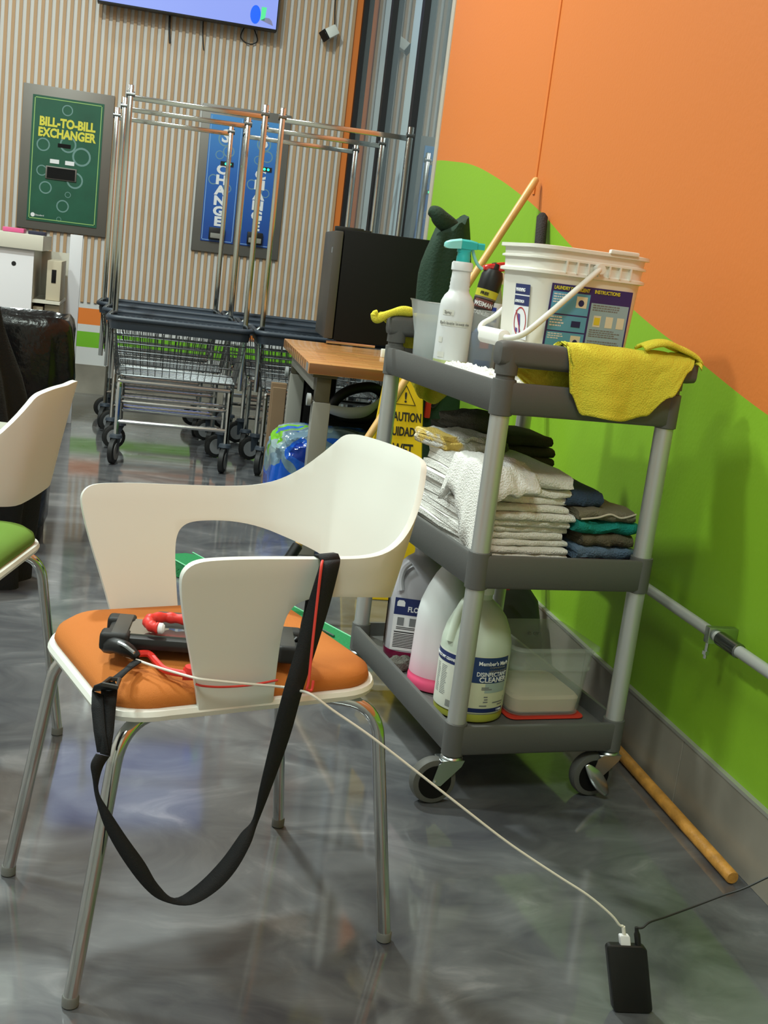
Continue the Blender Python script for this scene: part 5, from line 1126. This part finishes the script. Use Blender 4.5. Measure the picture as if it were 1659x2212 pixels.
for k, (a0_, a1_, z) in enumerate([(-.1, .12, .086), (-.1, .22, .082), (.0, .12, .064), (.02, .13, .058), (.0, .14, .052), (.3, .72, .050), (.5, .72, .044), (-.1, .12, .043)]): patch(bm, 0, 0, RL + .0005, aR + a0_, aR + a1_, z, z + .0028, 4)
obj('small_print', bm, grey_print, L2)
wrap_text('1 GAL', .007, white_print, L2, 0, 0, RL + .0006, aR + .70, .0305, align='RIGHT')
aL = math.radians(-160)
bm = B(); patch(bm, 0, 0, RL, aL - .75, aL + .38, .022, .156, 20); L3 = obj('back_label', bm, mat('label_white', (216, 218, 206), .5), ds)
bm = B(); patch(bm, 0, 0, RL + .0004, aL - .75, aL + .38, .128, .152, 20); hd3 = obj('label_header', bm, navy, L3)
wrap_text('DISINFECTANT CLEANER', .0085, white_print, hd3, 0, 0, RL + .0008, aL + .30, .136, align='RIGHT', bold=.0002, xs=.85)
bm = B()
for c0_, c1_ in ((-.5, -.30), (-.24, .02)):
    for k in range(18): patch(bm, 0, 0, RL + .0004, aL + c0_, aL + c1_ - .06 * rr2.random(), .052 + k * .0039, .0535 + k * .0039, 3)
for k in range(9): patch(bm, 0, 0, RL + .0004, aL + .08 + k * .02, aL + .088 + k * .02 + .006 * (k % 2), .028, .044, 1)
obj('small_print', bm, grey_print, L3)
# clear food container
ct = thing('food_container', 'clear square food container with pale contents on the bottom tray', 'container', K_(.272, .185, zb + .0045), CR)
bm = B(); loft(bm, [ring(rrect(.205 * k, .205 * k, .03, 6), z) for k, z in ((.86, 0), (.90, .004), (.965, .112), (1.0, .114), (1.0, .122), (.99, .124), (1.03, .162), (1.11, .164), (1.11, .170), (1.05, .171), (1.0, .165), (.95, .112), (.88, .008))]); obj('body', bm, mat('container_plastic', (206, 214, 206), .22, alpha=.24), ct)
bm = B(); loft(bm, [ring(rrect(.172, .172, .025, 5), .009), ring(rrect(.178, .178, .025, 5), .040), ring(rrect(.166, .166, .025, 5), .047)]); obj('pale_contents', bm, mat('beige_cloth', (232, 208, 178), .9), ct)
text('35 QT', .012, grey_print, ct, (.02, .095, .135), (1, 0, 0), (0, 0, 1))
bm = B(); loft(bm, [ring(rrect(.196, .20, .02, 5, .272, .185), zb), ring(rrect(.20, .204, .02, 5, .272, .185), zb + .002), ring(rrect(.198, .202, .02, 5, .272, .185), zb + .004)]); tag(obj('red_mat', bm, mat('red_cloth', (196, 52, 34), .8), None, loc=CO, rot=(0, 0, CR)), 'flat red cloth under the clear food container', 'cloth')
bm = B(); bmesh.ops.create_uvsphere(bm, u_segments=22, v_segments=12, radius=1)
for v in bm.verts: c = v.co.copy(); v.co = Vector((c.x * .035, c.y * .03, max(0, .01 + c.z * .022))) * (1 + .3 * nz(c.x * 2, c.y * 2 + 4, c.z * 2))
tag(obj('small_grey_rag', bm, terry_grey, None, loc=K_(.020, .42, zb), rot=(0, 0, CR)), 'small grey rag between the floor cleaner jug and the pink jug', 'rag')

# ================================================================== view
sc = bpy.context.scene
vs = sc.view_settings; vs.view_transform = 'Standard'; vs.look = 'None'; vs.gamma = 1; vs.use_curve_mapping = False; vs.exposure = -.52
sc.cycles.use_denoising = True; sc.cycles.max_bounces = 8; sc.cycles.transparent_max_bounces = 16
